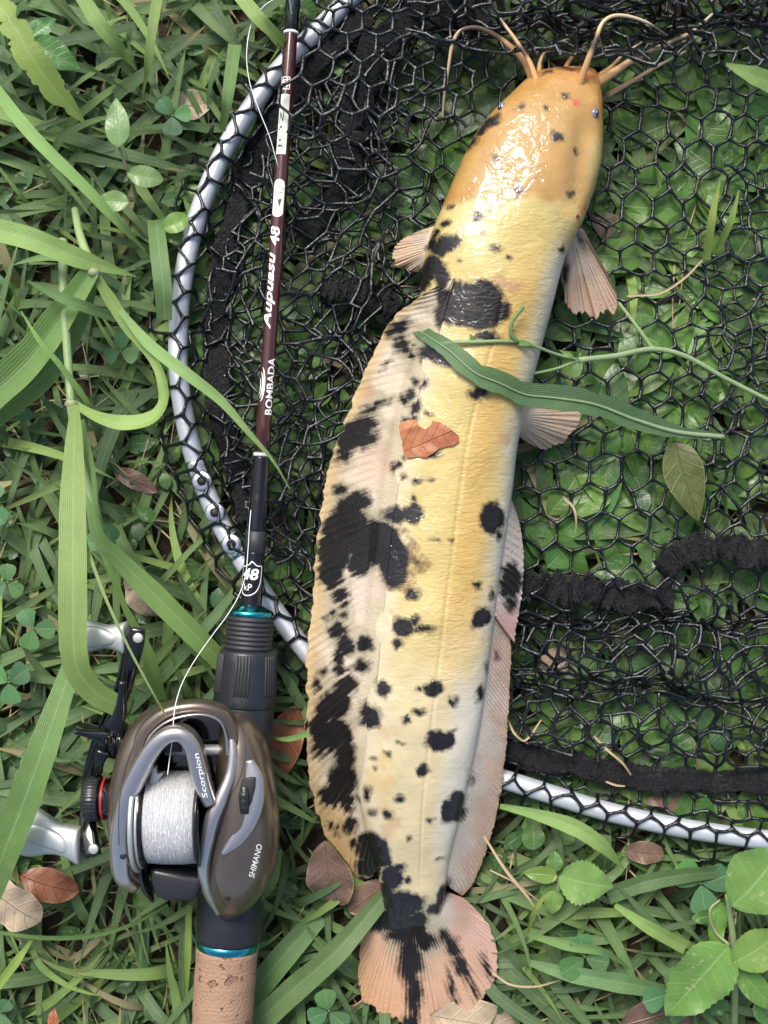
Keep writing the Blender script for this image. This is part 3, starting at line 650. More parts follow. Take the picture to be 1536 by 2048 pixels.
def spot_sdf(px, py):
    x = px+4.5*nz(px, py, 34, 80, 3); y = py+4.5*nz(px, py, 34, 81, 3); out = np.full(px.shape, 99.)
    for cx, cy, rx, ry, an in SPOTS:
        m = (abs(px-cx) < max(rx, ry)+45) & (abs(py-cy) < max(rx, ry)+45)
        if not m.any(): continue
        c, s = math.cos(math.radians(an)), math.sin(math.radians(an)); dx, dy = x[m]-cx, y[m]-cy
        u, v = dx*c+dy*s, -dx*s+dy*c; q = np.sqrt((u/rx)**2+(v/ry)**2)
        out[m] = np.minimum(out[m], (q-1)*min(rx, ry))
    return np.clip(out, -30, 40)
def sm(a, b, x): t = np.clip((x-a)/(b-a), 0, 1); return t*t*(3-2*t)
def lerp3(a, b, t): return a+(np.asarray(b)-a)*t[..., None]
OCHRE, YEL, ORG, CRM, WHT, PNK = map(np.array, [(.335, .178, .046), (.475, .385, .155), (.465, .310, .105), (.52, .465, .325), (.50, .49, .43), (.48, .33, .25)])
def body_col(px, py, fr):
    n1 = nz(px, py, 140, 82, 3); n2 = nz(px, py, 40, 83, 2)
    c = np.broadcast_to(YEL, px.shape+(3,)).copy()
    c = lerp3(c, ORG, .85*np.exp(-((fr-.72-.03*n1)/.13)**2)*sm(480, 620, py)*(1-sm(1240, 1420, py)))
    c = lerp3(c, CRM, .65*sm(1150, 1450, py+40*n1))
    c = lerp3(c, CRM, .85*(1-sm(.16, .34, fr+.05*n1))*sm(560, 700, py))
    c = lerp3(c, WHT, sm(.80, 1.0, fr+.03*n1)*sm(420, 560, py)*(1-.35*sm(1500, 1650, py)))
    c = lerp3(c, WHT, .75*sm(.68, .8, fr)*sm(1300, 1400, py)*(1-sm(1640, 1760, py)))
    # ochre head with a scalloped back edge
    edge = 418+34*np.sin((px-880)/48)*(px > 960)+52*sm(1010, 1100, px)-.1*(px-1000)
    h = 1-sm(-10, 10, py-edge+5*n2)
    c = lerp3(c, OCHRE, h*(.92-.1*n1)); c = lerp3(c, (.40, .255, .095), h*.6*sm(1040, 1110, px)*sm(240, 300, py))
    c = lerp3(c, (.44, .36, .15), .8*h*sm(1150, 1185, px)*sm(270, 340, py))
    c = lerp3(c, (.46, .21, .09), .5*(1-sm(150, 215, py+.25*abs(px-1125))))
    # brownish and pink stains
    for cx, cy, rx, ry, col, a in [(800, 1125, 45, 60, (.10, .05, .025), .75), (1000, 590, 32, 14, (.35, .18, .13), .65), (995, 885, 17, 16, (.45, .27, .14), .6), (770, 1455, 18, 20, (.42, .24, .1), .35), (775, 1640, 24, 30, (.36, .18, .08), .4), (762, 1550, 30, 60, (.50, .33, .08), .4), (960, 1280, 45, 22, (.55, .42, .2), .5), (748, 925, 45, 40, (.72, .42, .32), .6), (735, 1180, 30, 22, (.72, .55, .5), .6), (1158, 168, 15, 10, (.40, .05, .03), .7), (1138, 232, 9, 7, (.42, .04, .03), .8), (1152, 434, 14, 12, (.42, .10, .06), .7), (1140, 470, 26, 60, (.75, .50, .16), .5), (740, 780, 25, 14, (.45, .2, .12), .45)]:
        q = np.sqrt(((px-cx)/rx)**2+((py-cy)/ry)**2)+.4*n2+.2*nz(px, py, 12, 89, 2); c = lerp3(c, col, a*(1-sm(.4, 1.25, q)))
    return np.clip(c*(1+.05*n2[..., None]), 0, .7)

s = N('fish_skin'); at = s.attr('col'); sp = s.attr('spot').outputs['Fac']; wr = s.attr('wrinkle').outputs['Fac']; u, v = s.uv()
fine = s.noise(1.2, 3, s.vec(s.math('MULTIPLY', u, 150.), s.math('MULTIPLY', v, 150.)))
fin2 = s.noise(1.0, 2, s.vec(s.math('MULTIPLY', u, 420.), s.math('MULTIPLY', v, 420.)))
mask = s.ramp(s.math('MULTIPLY_ADD', s.math('ADD', s.math('ADD', sp, s.math('MULTIPLY_ADD', fin2, 7.0, -3.5)), s.math('MULTIPLY_ADD', fine, 8.0, -4.0)), -.085, .52), (.1, 0.), (.85, 1.))
n1 = s.noise(1.0, 4, s.vec(s.math('MULTIPLY', u, 30.), s.math('MULTIPLY', v, 30.)))
base = s.mix(s.math('MULTIPLY', n1, .22), at.outputs[0], s.mix(.5, at.outputs[0], (.5, .28, .08)))
blk = s.mix(n1, (.003, .003, .004), (.012, .010, .011))
# fine cross wrinkles of the flank + wet unevenness
wv = s.noise(1.0, 2, s.vec(s.math('MULTIPLY', u, 42.), s.math('MULTIPLY', v, 125.)), .5, 1.1)
wet = s.noise(1.0, 2, s.vec(s.math('MULTIPLY', u, 34.), s.math('MULTIPLY', v, 34.)), .5, 1.0)
film = s.noise(1.0, 1, s.vec(s.math('MULTIPLY', u, 70.), s.math('MULTIPLY', v, 70.)), .5, 1.2)
c = s.mix(s.math('MULTIPLY', s.math('MULTIPLY', s.ramp(wv, (.35, 1.), (.55, 0.)), wr), .28), base, s.mix(.6, base, (.40, .22, .05)))
c = s.mix(s.math('MULTIPLY', mask, .995), c, blk)
nb = s.bump(s.math('MULTIPLY', wv, wr), .0008, .7); nb = s.bump(wet, .0006, .4, nb)
M_fish = s.done(s.bsdf(Base_Color=c, Roughness=.42, Specular_IOR_Level=.25, Normal=nb, Coat_Weight=s.math('MULTIPLY_ADD', wr, -.85, .85, clamp=True), Coat_Roughness=.05, Subsurface_Weight=.12, Subsurface_Radius=(.004, .002, .001), Subsurface_Scale=1.0, Coat_Normal=s.bump(s.math('MULTIPLY', film, s.ramp(wet, (.42, .08), (.62, 1.))), .0008, .7)))

s = N('fish_fin'); at = s.attr('col'); sp = s.attr('spot').outputs['Fac']; ra = s.attr('ray').outputs['Fac']; rw = s.attr('rayw').outputs['Fac']; u, v = s.uv()
fine = s.noise(1.2, 3, s.vec(s.math('MULTIPLY', u, 150.), s.math('MULTIPLY', v, 150.)))
strk = s.noise(1.0, 3, s.vec(s.math('MULTIPLY', ra, .9), s.math('MULTIPLY', s.math('ADD', u, v), 9.0)))
rs = s.math('MULTIPLY', s.math('SINE', s.math('ADD', ra, s.math('MULTIPLY', fine, 2.6))), rw)
mask = s.ramp(s.math('MULTIPLY_ADD', s.math('ADD', sp, s.math('ADD', s.math('MULTIPLY_ADD', fine, 9.0, -4.5), s.math('ADD', s.math('MULTIPLY', rs, 3.0), s.math('MULTIPLY_ADD', strk, 16.0, -8.0)))), -.075, .5), (.1, 0.), (.9, 1.))
base = s.mix(s.math('MULTIPLY_ADD', rs, .12, .13), at.outputs[0], s.mix(.5, at.outputs[0], (.55, .24, .14)))
n1 = s.noise(1.0, 4, s.vec(s.math('MULTIPLY', u, 24.), s.math('MULTIPLY', v, 24.)))
base = s.mix(s.math('MULTIPLY', n1, .25), base, s.mix(.5, base, (.80, .72, .60)))
c = s.mix(s.math('MULTIPLY', mask, .99), base, s.mix(n1, (.003, .003, .004), (.014, .012, .012)))
nb = s.bump(s.math('ADD', rs, s.math('MULTIPLY', fine, 1.5)), .00035, .8)
b = s.bsdf(Base_Color=c, Roughness=.45, Specular_IOR_Level=.25, Normal=nb, Coat_Weight=.85, Coat_Roughness=.10, Coat_Normal=s.bump(s.math('ADD', rs, s.math('MULTIPLY', n1, 2.0)), .0005, .8))
tr = s.n('BsdfTranslucent', i={'Color': c}); mx = s.n('MixShader', i={0: .25}); s.t.links.new(b.outputs[0], mx.inputs[1]); s.t.links.new(tr.outputs[0], mx.inputs[2])
M_fin = s.done(mx)

fish = thing('catfish', 'large yellow catfish with black blotches lying across the landing net', 'fish', P(900, 1000, .012))
BODY = [  # Lx,Ly,Rx,Ry, zc, ht, hb, p
 (1100,147,1158,144,.0270,.0030,.003,.7),(1084,147,1172,143,.0275,.0065,.005,.65),(1062,154,1190,148,.0290,.0100,.008,.6),(1022,191,1199,190,.0310,.0155,.012,.58),(983,230,1202,243,.0325,.0190,.015,.58),(953,268,1202,292,.0330,.0210,.016,.58),(929,311,1197,340,.0335,.0225,.017,.6),(905,364,1184,390,.0340,.0235,.018,.62),
 (880,425,1163,448,.0345,.0240,.019,.64),(858,480,1133,505,.0350,.0240,.019,.68),(843,540,1117,558,.0350,.0240,.019,.72),(838,600,1103,615,.0350,.0240,.019,.75),(823,680,1083,692,.0350,.0235,.018,.78),(795,780,1058,788,.0350,.0230,.018,.8),(768,880,1036,884,.0350,.0225,.017,.8),(750,980,1024,982,.0355,.0215,.016,.8),
 (738,1080,1011,1080,.0360,.0205,.014,.8),(728,1200,994,1200,.0370,.0190,.012,.8),(716,1320,979,1320,.0375,.0170,.011,.8),(706,1440,963,1440,.0370,.0150,.0105,.8),(706,1540,943,1540,.0350,.0130,.0095,.8),(726,1640,919,1640,.0315,.0110,.009,.8),(750,1720,899,1720,.0275,.0090,.008,.8),(762,1780,891,1780,.0245,.0070,.006,.8),(768,1812,886,1810,.0225,.0050,.0045,.85),(772,1842,880,1840,.0205,.0030,.0035,.9),(777,1875,875,1873,.0185,.0012,.003,.95),(782,1902,870,1900,.0170,.0004,.002,1.)]
V, fl, Q, m = loft(BODY, 620, 150, 20)
ph = np.r_[np.linspace(0, np.pi, 151), np.linspace(np.pi, 2*np.pi, 21)[1:-1]]; fr = (1-np.cos(ph))/2
fx = Q[:, 0:1]+(Q[:, 2:3]-Q[:, 0:1])*fr; fy = Q[:, 1:2]+(Q[:, 3:4]-Q[:, 1:2])*fr
FR = np.broadcast_to(fr, fx.shape)
# shape: shallow groove behind the skull, lateral line, gentle lumps
dz = -.0012*np.exp(-((FR-.60)/.012)**2)*sm(520, 700, fy)*(1-sm(1700, 1800, fy))*.35 + .0010*nz(fx, fy, 260, 84, 2)*np.sin(np.clip(ph, 0, np.pi))[None]
dz += -.0022*np.exp(-((fx-1150+.1*(fy-300))/22)**2)*sm(230, 300, fy)*(1-sm(400, 470, fy))
dz += .0016*np.exp(-(((fx-1185)/20)**2+((fy-228)/20)**2))
Vg = V[:-2].reshape(len(Q), m, 3); Vg[..., 2] += dz*(ph <= np.pi)[None]; V[:-2] = Vg.reshape(-1, 3)
sdf = np.r_[spot_sdf(fx, fy).ravel(), 40, 40]; sdf[:-2][(np.broadcast_to(ph, fx.shape) > np.pi+.2).ravel()] = 40
wr = np.r_[(sm(400, 480, fy)*(1-.6*sm(1280, 1450, fy))*(.35+.65*np.exp(-((FR-.68)/.22)**2))).ravel(), 0, 0]
cc = np.r_[body_col(fx, fy, FR).reshape(-1, 3), [OCHRE]*2]
uv = np.r_[np.stack([fx, fy], -1).reshape(-1, 2)/1000, [[1, .1]]*2]
body = part('body', mesh('body', V, fl, uv, {'spot': sdf, 'wrinkle': wr}, cc), M_fish, fish)

def station(py):
    """body section at image row py (on the middle line)"""
    my = (Q[:, 1]+Q[:, 3])/2; return [np.interp(py, my, Q[:, k]) for k in range(8)]
def body_point(py, f):
    Lx, Ly, Rx, Ry, zc, ht, hb, p = station(py); s = np.sqrt(np.maximum(1-(1-2*f)**2, 0))
    return Lx+(Rx-Lx)*f, Ly+(Ry-Ly)*f, zc+ht*s**p
def fin(name, base, outer, colfn, nu=160, nv=40, rip=.0006, rays=60, edge=4., notch=0., th=.0009, ease=1.0, sag=0., seed=0, root=None, slant=0., onbody=False):
    """base, outer: (px,py,z) polylines; a thin web between them with rays"""
    Bq = crom(base, nu); Oq = crom(outer, nu); t = np.linspace(0, 1, nv); uu = np.linspace(0, 1, nu)
    jag = edge*nz(uu*1000, uu*0, 40, seed+90, 3)/100
    if notch: jag = jag-notch*(.5+.5*np.cos(uu*2*np.pi*rays/ (4 if rays > 20 else 1)))
    sc = 1+jag[:, None]*t[None]**6
    tt = t[None]*sc
    X = Bq[:, 0:1]+(Oq[:, 0:1]-Bq[:, 0:1])*tt; Y = Bq[:, 1:2]+(Oq[:, 1:2]-Bq[:, 1:2])*tt
    Z = Oq[:, 2:3]+(Bq[:, 2:3]-Oq[:, 2:3])*(1-np.clip(tt, 0, 1))**ease - sag*np.sin(np.pi*t)[None]
    rw = sm(.0, .25, t)[None]+0*X
    if onbody:      # the skin of the back runs over into the fin: keep the web on the body until it leaves it
        Lx, Ly, Rx, Ry, zc, ht, hb, p = [np.interp(Y, (Q[:, 1]+Q[:, 3])/2, Q[:, k]) for k in range(8)]
        f = np.clip((X-Lx)/(Rx-Lx), 0, 1); zb = np.where(X > Lx, zc+ht*np.sqrt(np.maximum(1-(1-2*f)**2, 0))**p+.0011*sm(.0, .3, t)[None]-.0002, 0)
        Z0 = Z; Z = np.maximum(Z, zb)
        kern = np.array([1, 2, 3, 4, 3, 2, 1.])/16
        for _ in range(2):
            Zp = np.pad(Z, ((0, 0), (3, 3)), mode='edge'); Zs = sum(kern[q]*Zp[:, q:q+nv] for q in range(7)); Z = np.maximum(Zs, zb)
        rw = sm(.15, .6, t)[None]+0*X
    ray = (uu[:, None]-slant*t[None])*rays*2*np.pi
    Z = Z+(rip*np.sin(ray*.13+4*nz(uu*1000, uu*0, 260, seed+91, 2)[:, None])+rip*.10*np.sin(ray+2*nz(X, Y, 60, seed+92, 2)))*t[None]**1.5*rw
    C = PV(X, Y, Z); k = nu*nv
    V = np.concatenate([C.reshape(-1, 3), (C-[0, 0, th]).reshape(-1, 3)]); Fq = gridf(nu, nv)
    bd = np.r_[np.arange(nv), np.arange(1, nu)*nv+nv-1, (nu-1)*nv+np.arange(nv-2, -1, -1), np.arange(nu-2, 0, -1)*nv]; b2 = np.roll(bd, -1)
    fl = [Fq, Fq[:, ::-1]+k, np.stack([bd, bd+k, b2+k, b2], -1)]
    sd = spot_sdf(X, Y); col = .84*colfn(X, Y, np.broadcast_to(t[None], X.shape), np.broadcast_to(uu[:, None], X.shape))
    d = lambda a: np.r_[a.reshape(k, -1), a.reshape(k, -1)]
    return part(name, mesh(name, V, fl, d(np.stack([X, Y], -1)/1000), {'spot': d(sd), 'ray': d(ray), 'rayw': d(rw*(.65+.35*nz(X, Y, 90, seed+93, 2)))}, d(col)), M_fin, root or fish)
# dorsal fin along the left side
DK = [(560, .25), (600, .22), (660, .20), (740, .18), (840, .17), (960, .17), (1080, .16), (1200, .16), (1320, .16), (1440, .16), (1540, .15), (1620, .13), (1680, .10), (1715, .06), (1735, .04)]
dbase = []
for y, f in DK: x, yy, z = body_point(y, f); dbase.append((x, yy, z-.0008))
dout = [(899,556,.0575),(842,592,.0510),(782,640,.036),(752,695,.031),(722,765,.028),(692,835,.027),(668,895,.026),(652,965,.026),(640,1040,.026),(631,1120,.026),(624,1200,.027),(617,1290,.030),(613,1390,.030),(614,1480,.026),(619,1560,.022),(634,1622,.019),(655,1675,.018),(686,1715,.018),(716,1756,.019),(740,1756,.021),(757,1738,.0245)]
def dcol(X, Y, t, u):
    n1 = nz(X, Y, 120, 85, 3); c = lerp3(np.broadcast_to(CRM, X.shape+(3,)).copy(), (.82, .71, .55), sm(-.2, .5, n1))
    c = lerp3(c, (.74, .54, .40), .7*np.exp(-(((X-745)/45)**2+((Y-930)/55)**2))); c = lerp3(c, (.76, .66, .56), .6*np.exp(-(((X-730)/40)**2+((Y-1180)/60)**2)))
    c = lerp3(c, (.52, .25, .16), .7*np.exp(-(((X-735)/16)**2+((Y-785)/14)**2)))
    c = lerp3(c, (.70, .50, .22), .8*sm(.72, .98, t)); c = lerp3(c, (.74, .50, .20), .8*sm(1560, 1640, Y)*sm(.3, .6, t))
    c = lerp3(c, (.30, .14, .07), .7*np.exp(-(((X-800)/30)**2+((Y-1120)/50)**2)))
    Lx = np.interp(Y, (Q[:, 1]+Q[:, 3])/2, Q[:, 0]); Rx = np.interp(Y, (Q[:, 1]+Q[:, 3])/2, Q[:, 2]); bc = body_col(X, Y, np.clip((X-Lx)/(Rx-Lx), 0, 1))
    w = sm(.02, .38, t)[..., None]; return bc/.84*(1-w)+c*w
fin('dorsal_fin', dbase, dout, dcol, 420, 70, .0005, 74, 3., seed=1, slant=.055, onbody=True)
# anal fin: long web with a free pointed front lobe
abase = []
for y, f in [(1190, .97), (1260, .98), (1340, .98), (1440, .98), (1540, .98), (1640, .98), (1710, .97), (1765, .96)]:
    x, yy, z = body_point(y, f); abase.append((x-3, yy, z-.0005))
aout = [(1012,1212,.030),(1022,1290,.029),(1020,1360,.029),(1016,1440,.029),(1010,1520,.026),(1000,1595,.022),(985,1662,.018),(965,1722,.016),(945,1770,.015),(924,1792,.0155)]
def acol(X, Y, t, u):
    n1 = nz(X, Y, 110, 86, 3); c = lerp3(np.broadcast_to(np.array([.86, .76, .64]), X.shape+(3,)).copy(), (.86, .62, .48), sm(-.3, .6, n1+t-.4)); return lerp3(c, (.78, .56, .26), .7*sm(.85, 1., t))
fin('anal_fin', abase, aout, acol, 300, 40, .0004, 62, 3., seed=2, slant=.07)
lb = []
for y, f in [(985, .985), (1040, .985), (1100, .985), (1170, .985), (1225, .985)]: x, yy, z = body_point(y, f); lb.append((x-2, yy, z+.0006))
fin('pelvic_fin', lb, [(1024,1000,.033),(1037,1040,.031),(1046,1095,.030),(1046,1150,.030),(1041,1205,.031),(1032,1255,.0315),(1029,1286,.031)], lambda X, Y, t, u: lerp3(np.broadcast_to(np.array([.86, .74, .66]), X.shape+(3,)).copy(), (.80, .42, .36), sm(1190, 1260, Y)*.8), 120, 30, .0003, 16, 4., seed=3)
# tail fin
def tcol(X, Y, t, u):
    n1 = nz(X, Y, 90, 87, 3); c = lerp3(np.broadcast_to(CRM, X.shape+(3,)).copy(), (.78, .48, .30), sm(.2, .6, t+.2*n1)); c = lerp3(c, (.78, .42, .18), .6*sm(.5, .9, t)*(1-sm(.3, .5, u))); c = lerp3(c, (.80, .52, .46), .6*sm(.6, .8, u)); return lerp3(c, (.72, .74, .68), .5*(1-sm(.2, .45, t))*sm(.5, .7, u))
fin('tail_fin', [(772,1785,.0215),(800,1798,.0245),(830,1802,.0250),(862,1798,.0245),(888,1782,.0215)], [(733,1848,.018),(719,1905,.015),(716,1958,.013),(727,2004,.012),(756,2028,.012),(800,2042,.013),(838,2058,.013),(878,2052,.012),(918,2038,.012),(954,2018,.012),(980,1988,.012),(993,1935,.013),(990,1882,.014),(968,1838,.016),(930,1798,.019)], tcol, 340, 70, .0004, 56, 4., .008, seed=4)
# paired fins
def pcol(X, Y, t, u):
    n1 = nz(X, Y, 60, 88, 3); c = lerp3(np.broadcast_to(np.array([.82, .66, .52]), X.shape+(3,)).copy(), (.84, .58, .40), sm(.2, .7, t+.3*n1)); return lerp3(c, (.84, .70, .46), .5*sm(0, .6, n1))
fin('pectoral_fin', [(1128,470,.034),(1142,458,.036),(1155,450,.037),(1166,458,.034)], [(1121,540,.028),(1126,575,.024),(1136,622,.020),(1160,628,.018),(1185,638,.018),(1212,632,.018),(1232,624,.018),(1238,605,.019),(1222,560,.024),(1196,515,.028),(1178,478,.031)], pcol, 200, 50, .0009, 34, 3., .055, seed=5)
fin('pectoral_fin', [(868,452,.033),(862,475,.034),(856,505,.034),(848,530,.033)], [(836,462,.024),(805,478,.020),(786,497,.018),(783,515,.018),(789,532,.018),(815,541,.020),(842,546,.026)], pcol, 120, 40, .0006, 20, 3., .05, seed=6)
fin('pelvic_fin', [(1052,806,.033),(1046,822,.034),(1040,842,.034),(1034,866,.033)], [(1070,809,.028),(1120,812,.020),(1164,822,.017),(1162,842,.016),(1148,866,.016),(1122,888,.016),(1090,899,.017),(1060,888,.023),(1042,876,.028)], pcol, 140, 44, .0006, 22, 4., .04, seed=7)
# eyes
M_eye = simple('fish_eye', (.13, .15, .20), .25, coat=.2); M_pupil = simple('fish_pupil', (.012, .014, .03), .08, coat=1.0); M_wound = simple('raw_wound', (.22, .012, .010), .25, coat=.6)
bv_fish = bvh_of([body])
def ball(c, r, sq=(1, 1, 1), n=14, m=20):
    a = np.linspace(-np.pi/2, np.pi/2, n); b = np.arange(m)/m*2*np.pi
    V = np.stack([np.cos(a)[:, None]*np.cos(b)*sq[0], np.cos(a)[:, None]*np.sin(b)*sq[1], np.sin(a)[:, None]*sq[2]+0*b], -1)*r+c
    return V.reshape(-1, 3), gridf(n, m, True)
for ex, ey, ox in ((1190, 226, .0009), (1003, 213, -.0009)):
    c = cast(bv_fish, ex, ey, -.0008); e = part('eye', mesh('eye', *ball(c-[0, 0, .0003], .0023, (.85, 1.1, .8))), M_eye, fish)
    part('pupil', mesh('pupil', *ball(c+[ox*1.3, -.0002, .0009], .0011, (.8, 1.2, .8))), M_pupil, e)
# red sores by the nostril, behind the eyes and at the pectoral spine
for wx, wy, wr in ((1160, 166, .0014), (1137, 232, .0011), (1152, 432, .0016), (1158, 455, .0013)):
    c = cast(bv_fish, wx, wy, -.0006); part('sore', mesh('sore', *ball(c-[0, 0, wr*.35], wr, (1.3, .7, .6))), M_wound, fish)
# barbels
s = N('fish_barbel'); at = s.attr('col'); M_barb = s.done(s.bsdf(Base_Color=s.mix(s.math('MULTIPLY', s.noise(500, 3), .12), at.outputs[0], (.35, .2, .08)), Roughness=.32, Coat_Weight=.6, Coat_Roughness=.12))
BARB = [  # (path, base radius px, dark spans (t0,t1))
 ([(1068,160,.034),(1046,118,.035),(1012,86,.037),(982,66,.039),(950,55,.041),(920,62,.042),(905,88,.041),(897,135,.037),(889,190,.030),(884,245,.024)], 13, [(.28, .52)]),
 ([(1074,165,.040),(1058,122,.041),(1030,78,.042),(1008,48,.042),(984,12,.041),(965,-22,.040)], 8, [(.26, .36), (.62, 1.)]),
 ([(1158,172,.044),(1176,120,.050),(1190,84,.053),(1205,46,.054),(1226,32,.054),(1258,33,.053),(1296,46,.050),(1335,72,.044)], 9, [(.28, .38), (.85, 1.)]),
 ([(1188,168,.033),(1222,148,.033),(1262,122,.032),(1320,94,.031),(1380,66,.030),(1425,28,.028)], 17, [(.42, .5), (.62, .7)]),
 ([(1192,205,.026),(1216,190,.025),(1258,166,.024),(1312,134,.023),(1372,102,.022)], 9, [(0., .12)]),
 ([(1078,152,.026),(1080,125,.025),(1092,102,.025),(1118,86,.024),(1155,70,.023)], 7, []),
 ([(1126,146,.026),(1140,120,.025),(1162,98,.024),(1200,72,.023)], 7, []),
 ([(1200,152,.026),(1224,132,.025),(1246,110,.025),(1290,80,.024)], 7, [])]
for k, (pth, r0, dark) in enumerate(BARB):
    Qb = crom(pth, 70); C = P3(Qb); t = np.linspace(0, 1, 70); rad = (r0*.42*np.exp(-t*7)+(.62*r0 if r0 < 12 else .42*r0)*(1-.62*t))*pxm(.03)
    Vb, Fb = tube(C, rad, 12); col = np.broadcast_to(np.array([.55, .35, .17]), (70, 3)).copy(); col = lerp3(col, (.52, .25, .07), np.exp(-t*5)); col = lerp3(col, (.56, .47, .32), sm(.4, .9, t))
    for a, b in dark: col = lerp3(col, (.02, .018, .018), .9*sm(a-.04, a+.02, t)*(1-sm(b-.02, b+.05, t)) if b < 1 else .9*sm(a-.04, a+.04, t))
    part('barbel', mesh('barbel', Vb, Fb, cols=np.r_[np.repeat(col, 12, 0), col[:1], col[-1:]]), M_barb, fish)
# ------------------------------------------------------------------ fishing rod
M_blank = simple('maroon_blank', (.045, .008, .006), .12, coat=1.0, var=.25)
M_gloss = simple('black_gloss', (.003, .003, .004), .10, coat=.4)
M_matte = simple('matte_graphite', (.020, .021, .024), .55, bumpscale=1500, bumpd=.00008)
M_seat = simple('soft_black_seat', (.013, .015, .019), .40, bumpscale=2500, bumpd=.00006)
M_white = simple('white_print', (.78, .78, .72), .4, var=.04)
M_cream = simple('cream_decal', (.70, .74, .60), .35, var=.06)
M_ink = simple('dark_ink', (.03, .035, .05), .5)
M_teal = simple('teal_anodised', (.05, .36, .42), .22, 1.0)
M_wrapw = simple('white_trim_thread', (.72, .72, .70), .5)
s = N('cork'); tc = s.obj(); x = s.n('SeparateXYZ'); s.set(x.inputs[0], tc)
nA = s.noise(45, 4); band = s.math('SINE', s.math('MULTIPLY_ADD', x.outputs[1], 1700., s.math('MULTIPLY', nA, 14.0)))
c = s.mix(s.math('MULTIPLY_ADD', band, .3, .3), (.27, .165, .10), (.37, .245, .16)); c = s.mix(s.ramp(band, (.72, 0.), (.98, .75)), c, (.22, .12, .07))
pit = s.ramp(s.noise(220, 4), (.61, 0.), (.66, 1.)); c = s.mix(s.math('MULTIPLY', pit, .75), c, (.16, .08, .045)); c = s.mix(s.math('MULTIPLY', s.noise(900, 3), .4), c, (.34, .2, .12))
M_cork = s.done(s.bsdf(Base_Color=c, Roughness=.75, Normal=s.bump(s.math('SUBTRACT', s.noise(900, 3), s.math('MULTIPLY', pit, 2.5)), .0006)))

RA, RB = P(444, 2048, .040), P(587, 0, .036)
def rod_c(py): return RA+(RB-RA)*((2048-np.asarray(py, float))/2048)[..., None]
RU = (RB-RA)/np.linalg.norm(RB-RA); RS_ = np.cross(RU, [0, 0, 1.]); RS_ /= np.linalg.norm(RS_); RN = np.cross(RS_, RU)   # along, right, up
KR = pxm(.038)
rod = thing('fishing_rod', 'maroon fishing rod with black reel seat and cork grip beside the fish', 'fishing rod', P(470, 1600, .012))
def turned(prof, seg=48, mod=None):
    pr = np.asarray(prof, float); C = rod_c(pr[:, 0]); a = np.arange(seg)/seg*2*np.pi
    R = pr[:, 1][:, None]*KR*(np.ones((1, seg)) if mod is None else mod(a[None], pr[:, 0][:, None]))
    V = C[:, None]+R[..., None]*(np.cos(a)[None, :, None]*RS_+np.sin(a)[None, :, None]*RN); V = V.reshape(-1, 3); n = len(pr); k = len(V)
    V = np.concatenate([V, C[:1], C[-1:]]); j = np.arange(seg); j2 = (j+1) % seg
    return V, [gridf(n, seg, True)[:, ::-1], np.concatenate([np.stack([j, j2, np.full(seg, k)], -1), np.stack([(n-1)*seg+j2, (n-1)*seg+j, np.full(seg, k+1)], -1)])]
def blank_r(py): return np.interp(py, [-2600, 0, 400, 700, 915, 1225], [6, 13, 14, 14.6, 15.5, 20.5])
def rp(name, prof, mat_, root=rod, **k): return part(name, mesh(name, *turned(prof, **k)), mat_, root)
ys = np.linspace(-2600, 916, 60); blank = rp('blank', [(y, blank_r(y)) for y in ys], M_blank)
rp('thread_wrap', [(917, blank_r(917)+.5)]+[(y, blank_r(y)+1.2+.8*(1000 < y < 1080)) for y in np.linspace(920, 1068, 30)], M_gloss)
rp('rubber_band', [(1066, 18.5), (1067, 20.2), (1109, 20.6), (1110, 19)], M_matte)
rp('thread_wrap', [(1108, 19.6)]+[(y, blank_r(y)+1.0) for y in np.linspace(1111, 1222, 16)], M_gloss)
rp('trim_band', [(910, 15.6), (911, 17), (916, 17), (917, 15.6)], M_wrapw)
gw = rp('guide_wrap', [(-75, 13), (-73, 15)]+[(y, 15.4) for y in (-40, 0, 30)]+[(62, 14.8), (64, 13.6)], M_gloss)
rp('trim_band', [(64, 13.8), (65, 15.2), (69, 15.2), (70, 13.8)], M_wrapw)
# line guide: two feet legs and a ring standing up from the blank, leaning left
gc = rod_c(np.array(8.)); gcen = gc-RS_*.0065+RN*.0085+RU*.006
a = np.linspace(0, 2*np.pi, 49)[:-1]; e1 = RS_*.75+RN*.3+RU*.55; e1 /= np.linalg.norm(e1); ax2 = np.cross(e1, RU*.8+RN*.6); ax2 /= np.linalg.norm(ax2); e3 = np.cross(e1, ax2)
ringC = gcen+.0062*(np.cos(a)[:, None]*e1+np.sin(a)[:, None]*ax2)
def ring_tube(C, r, nv, sides=12):
    c = C.mean(0); out = (C-c)/np.linalg.norm(C-c, axis=1, keepdims=True); b = np.arange(sides)/sides*2*np.pi
    V = C[:, None]+r*(np.cos(b)[None, :, None]*out[:, None]+np.sin(b)[None, :, None]*nv); n = len(C); i = np.arange(n)[:, None]; j = np.arange(sides)[None]
    return V.reshape(-1, 3), np.stack([i*sides+j, ((i+1) % n)*sides+j, ((i+1) % n)*sides+(j+1) % sides, i*sides+(j+1) % sides], -1).reshape(-1, 4)
M_ceramic = simple('grey_ceramic', (.55, .57, .60), .2)
gr = part('line_guide', mesh('line_guide', *ring_tube(ringC, .0009, e3)), M_ceramic, rod)
part('guide_leg', mesh('guide_leg', *tube(np.array([gc+RU*-.006+RN*.003, gc+RN*.0045-RS_*.001, gcen+e1*.0055]), [.0008, .0007, .0007], 8)), M_steel, gr)
part('guide_leg', mesh('guide_leg', *tube(np.array([gc+RU*.016+RN*.003, gc+RU*.010+RN*.006-RS_*.002, gcen+ax2*.005]), [.0008, .0007, .0007], 8)), M_steel, gr)
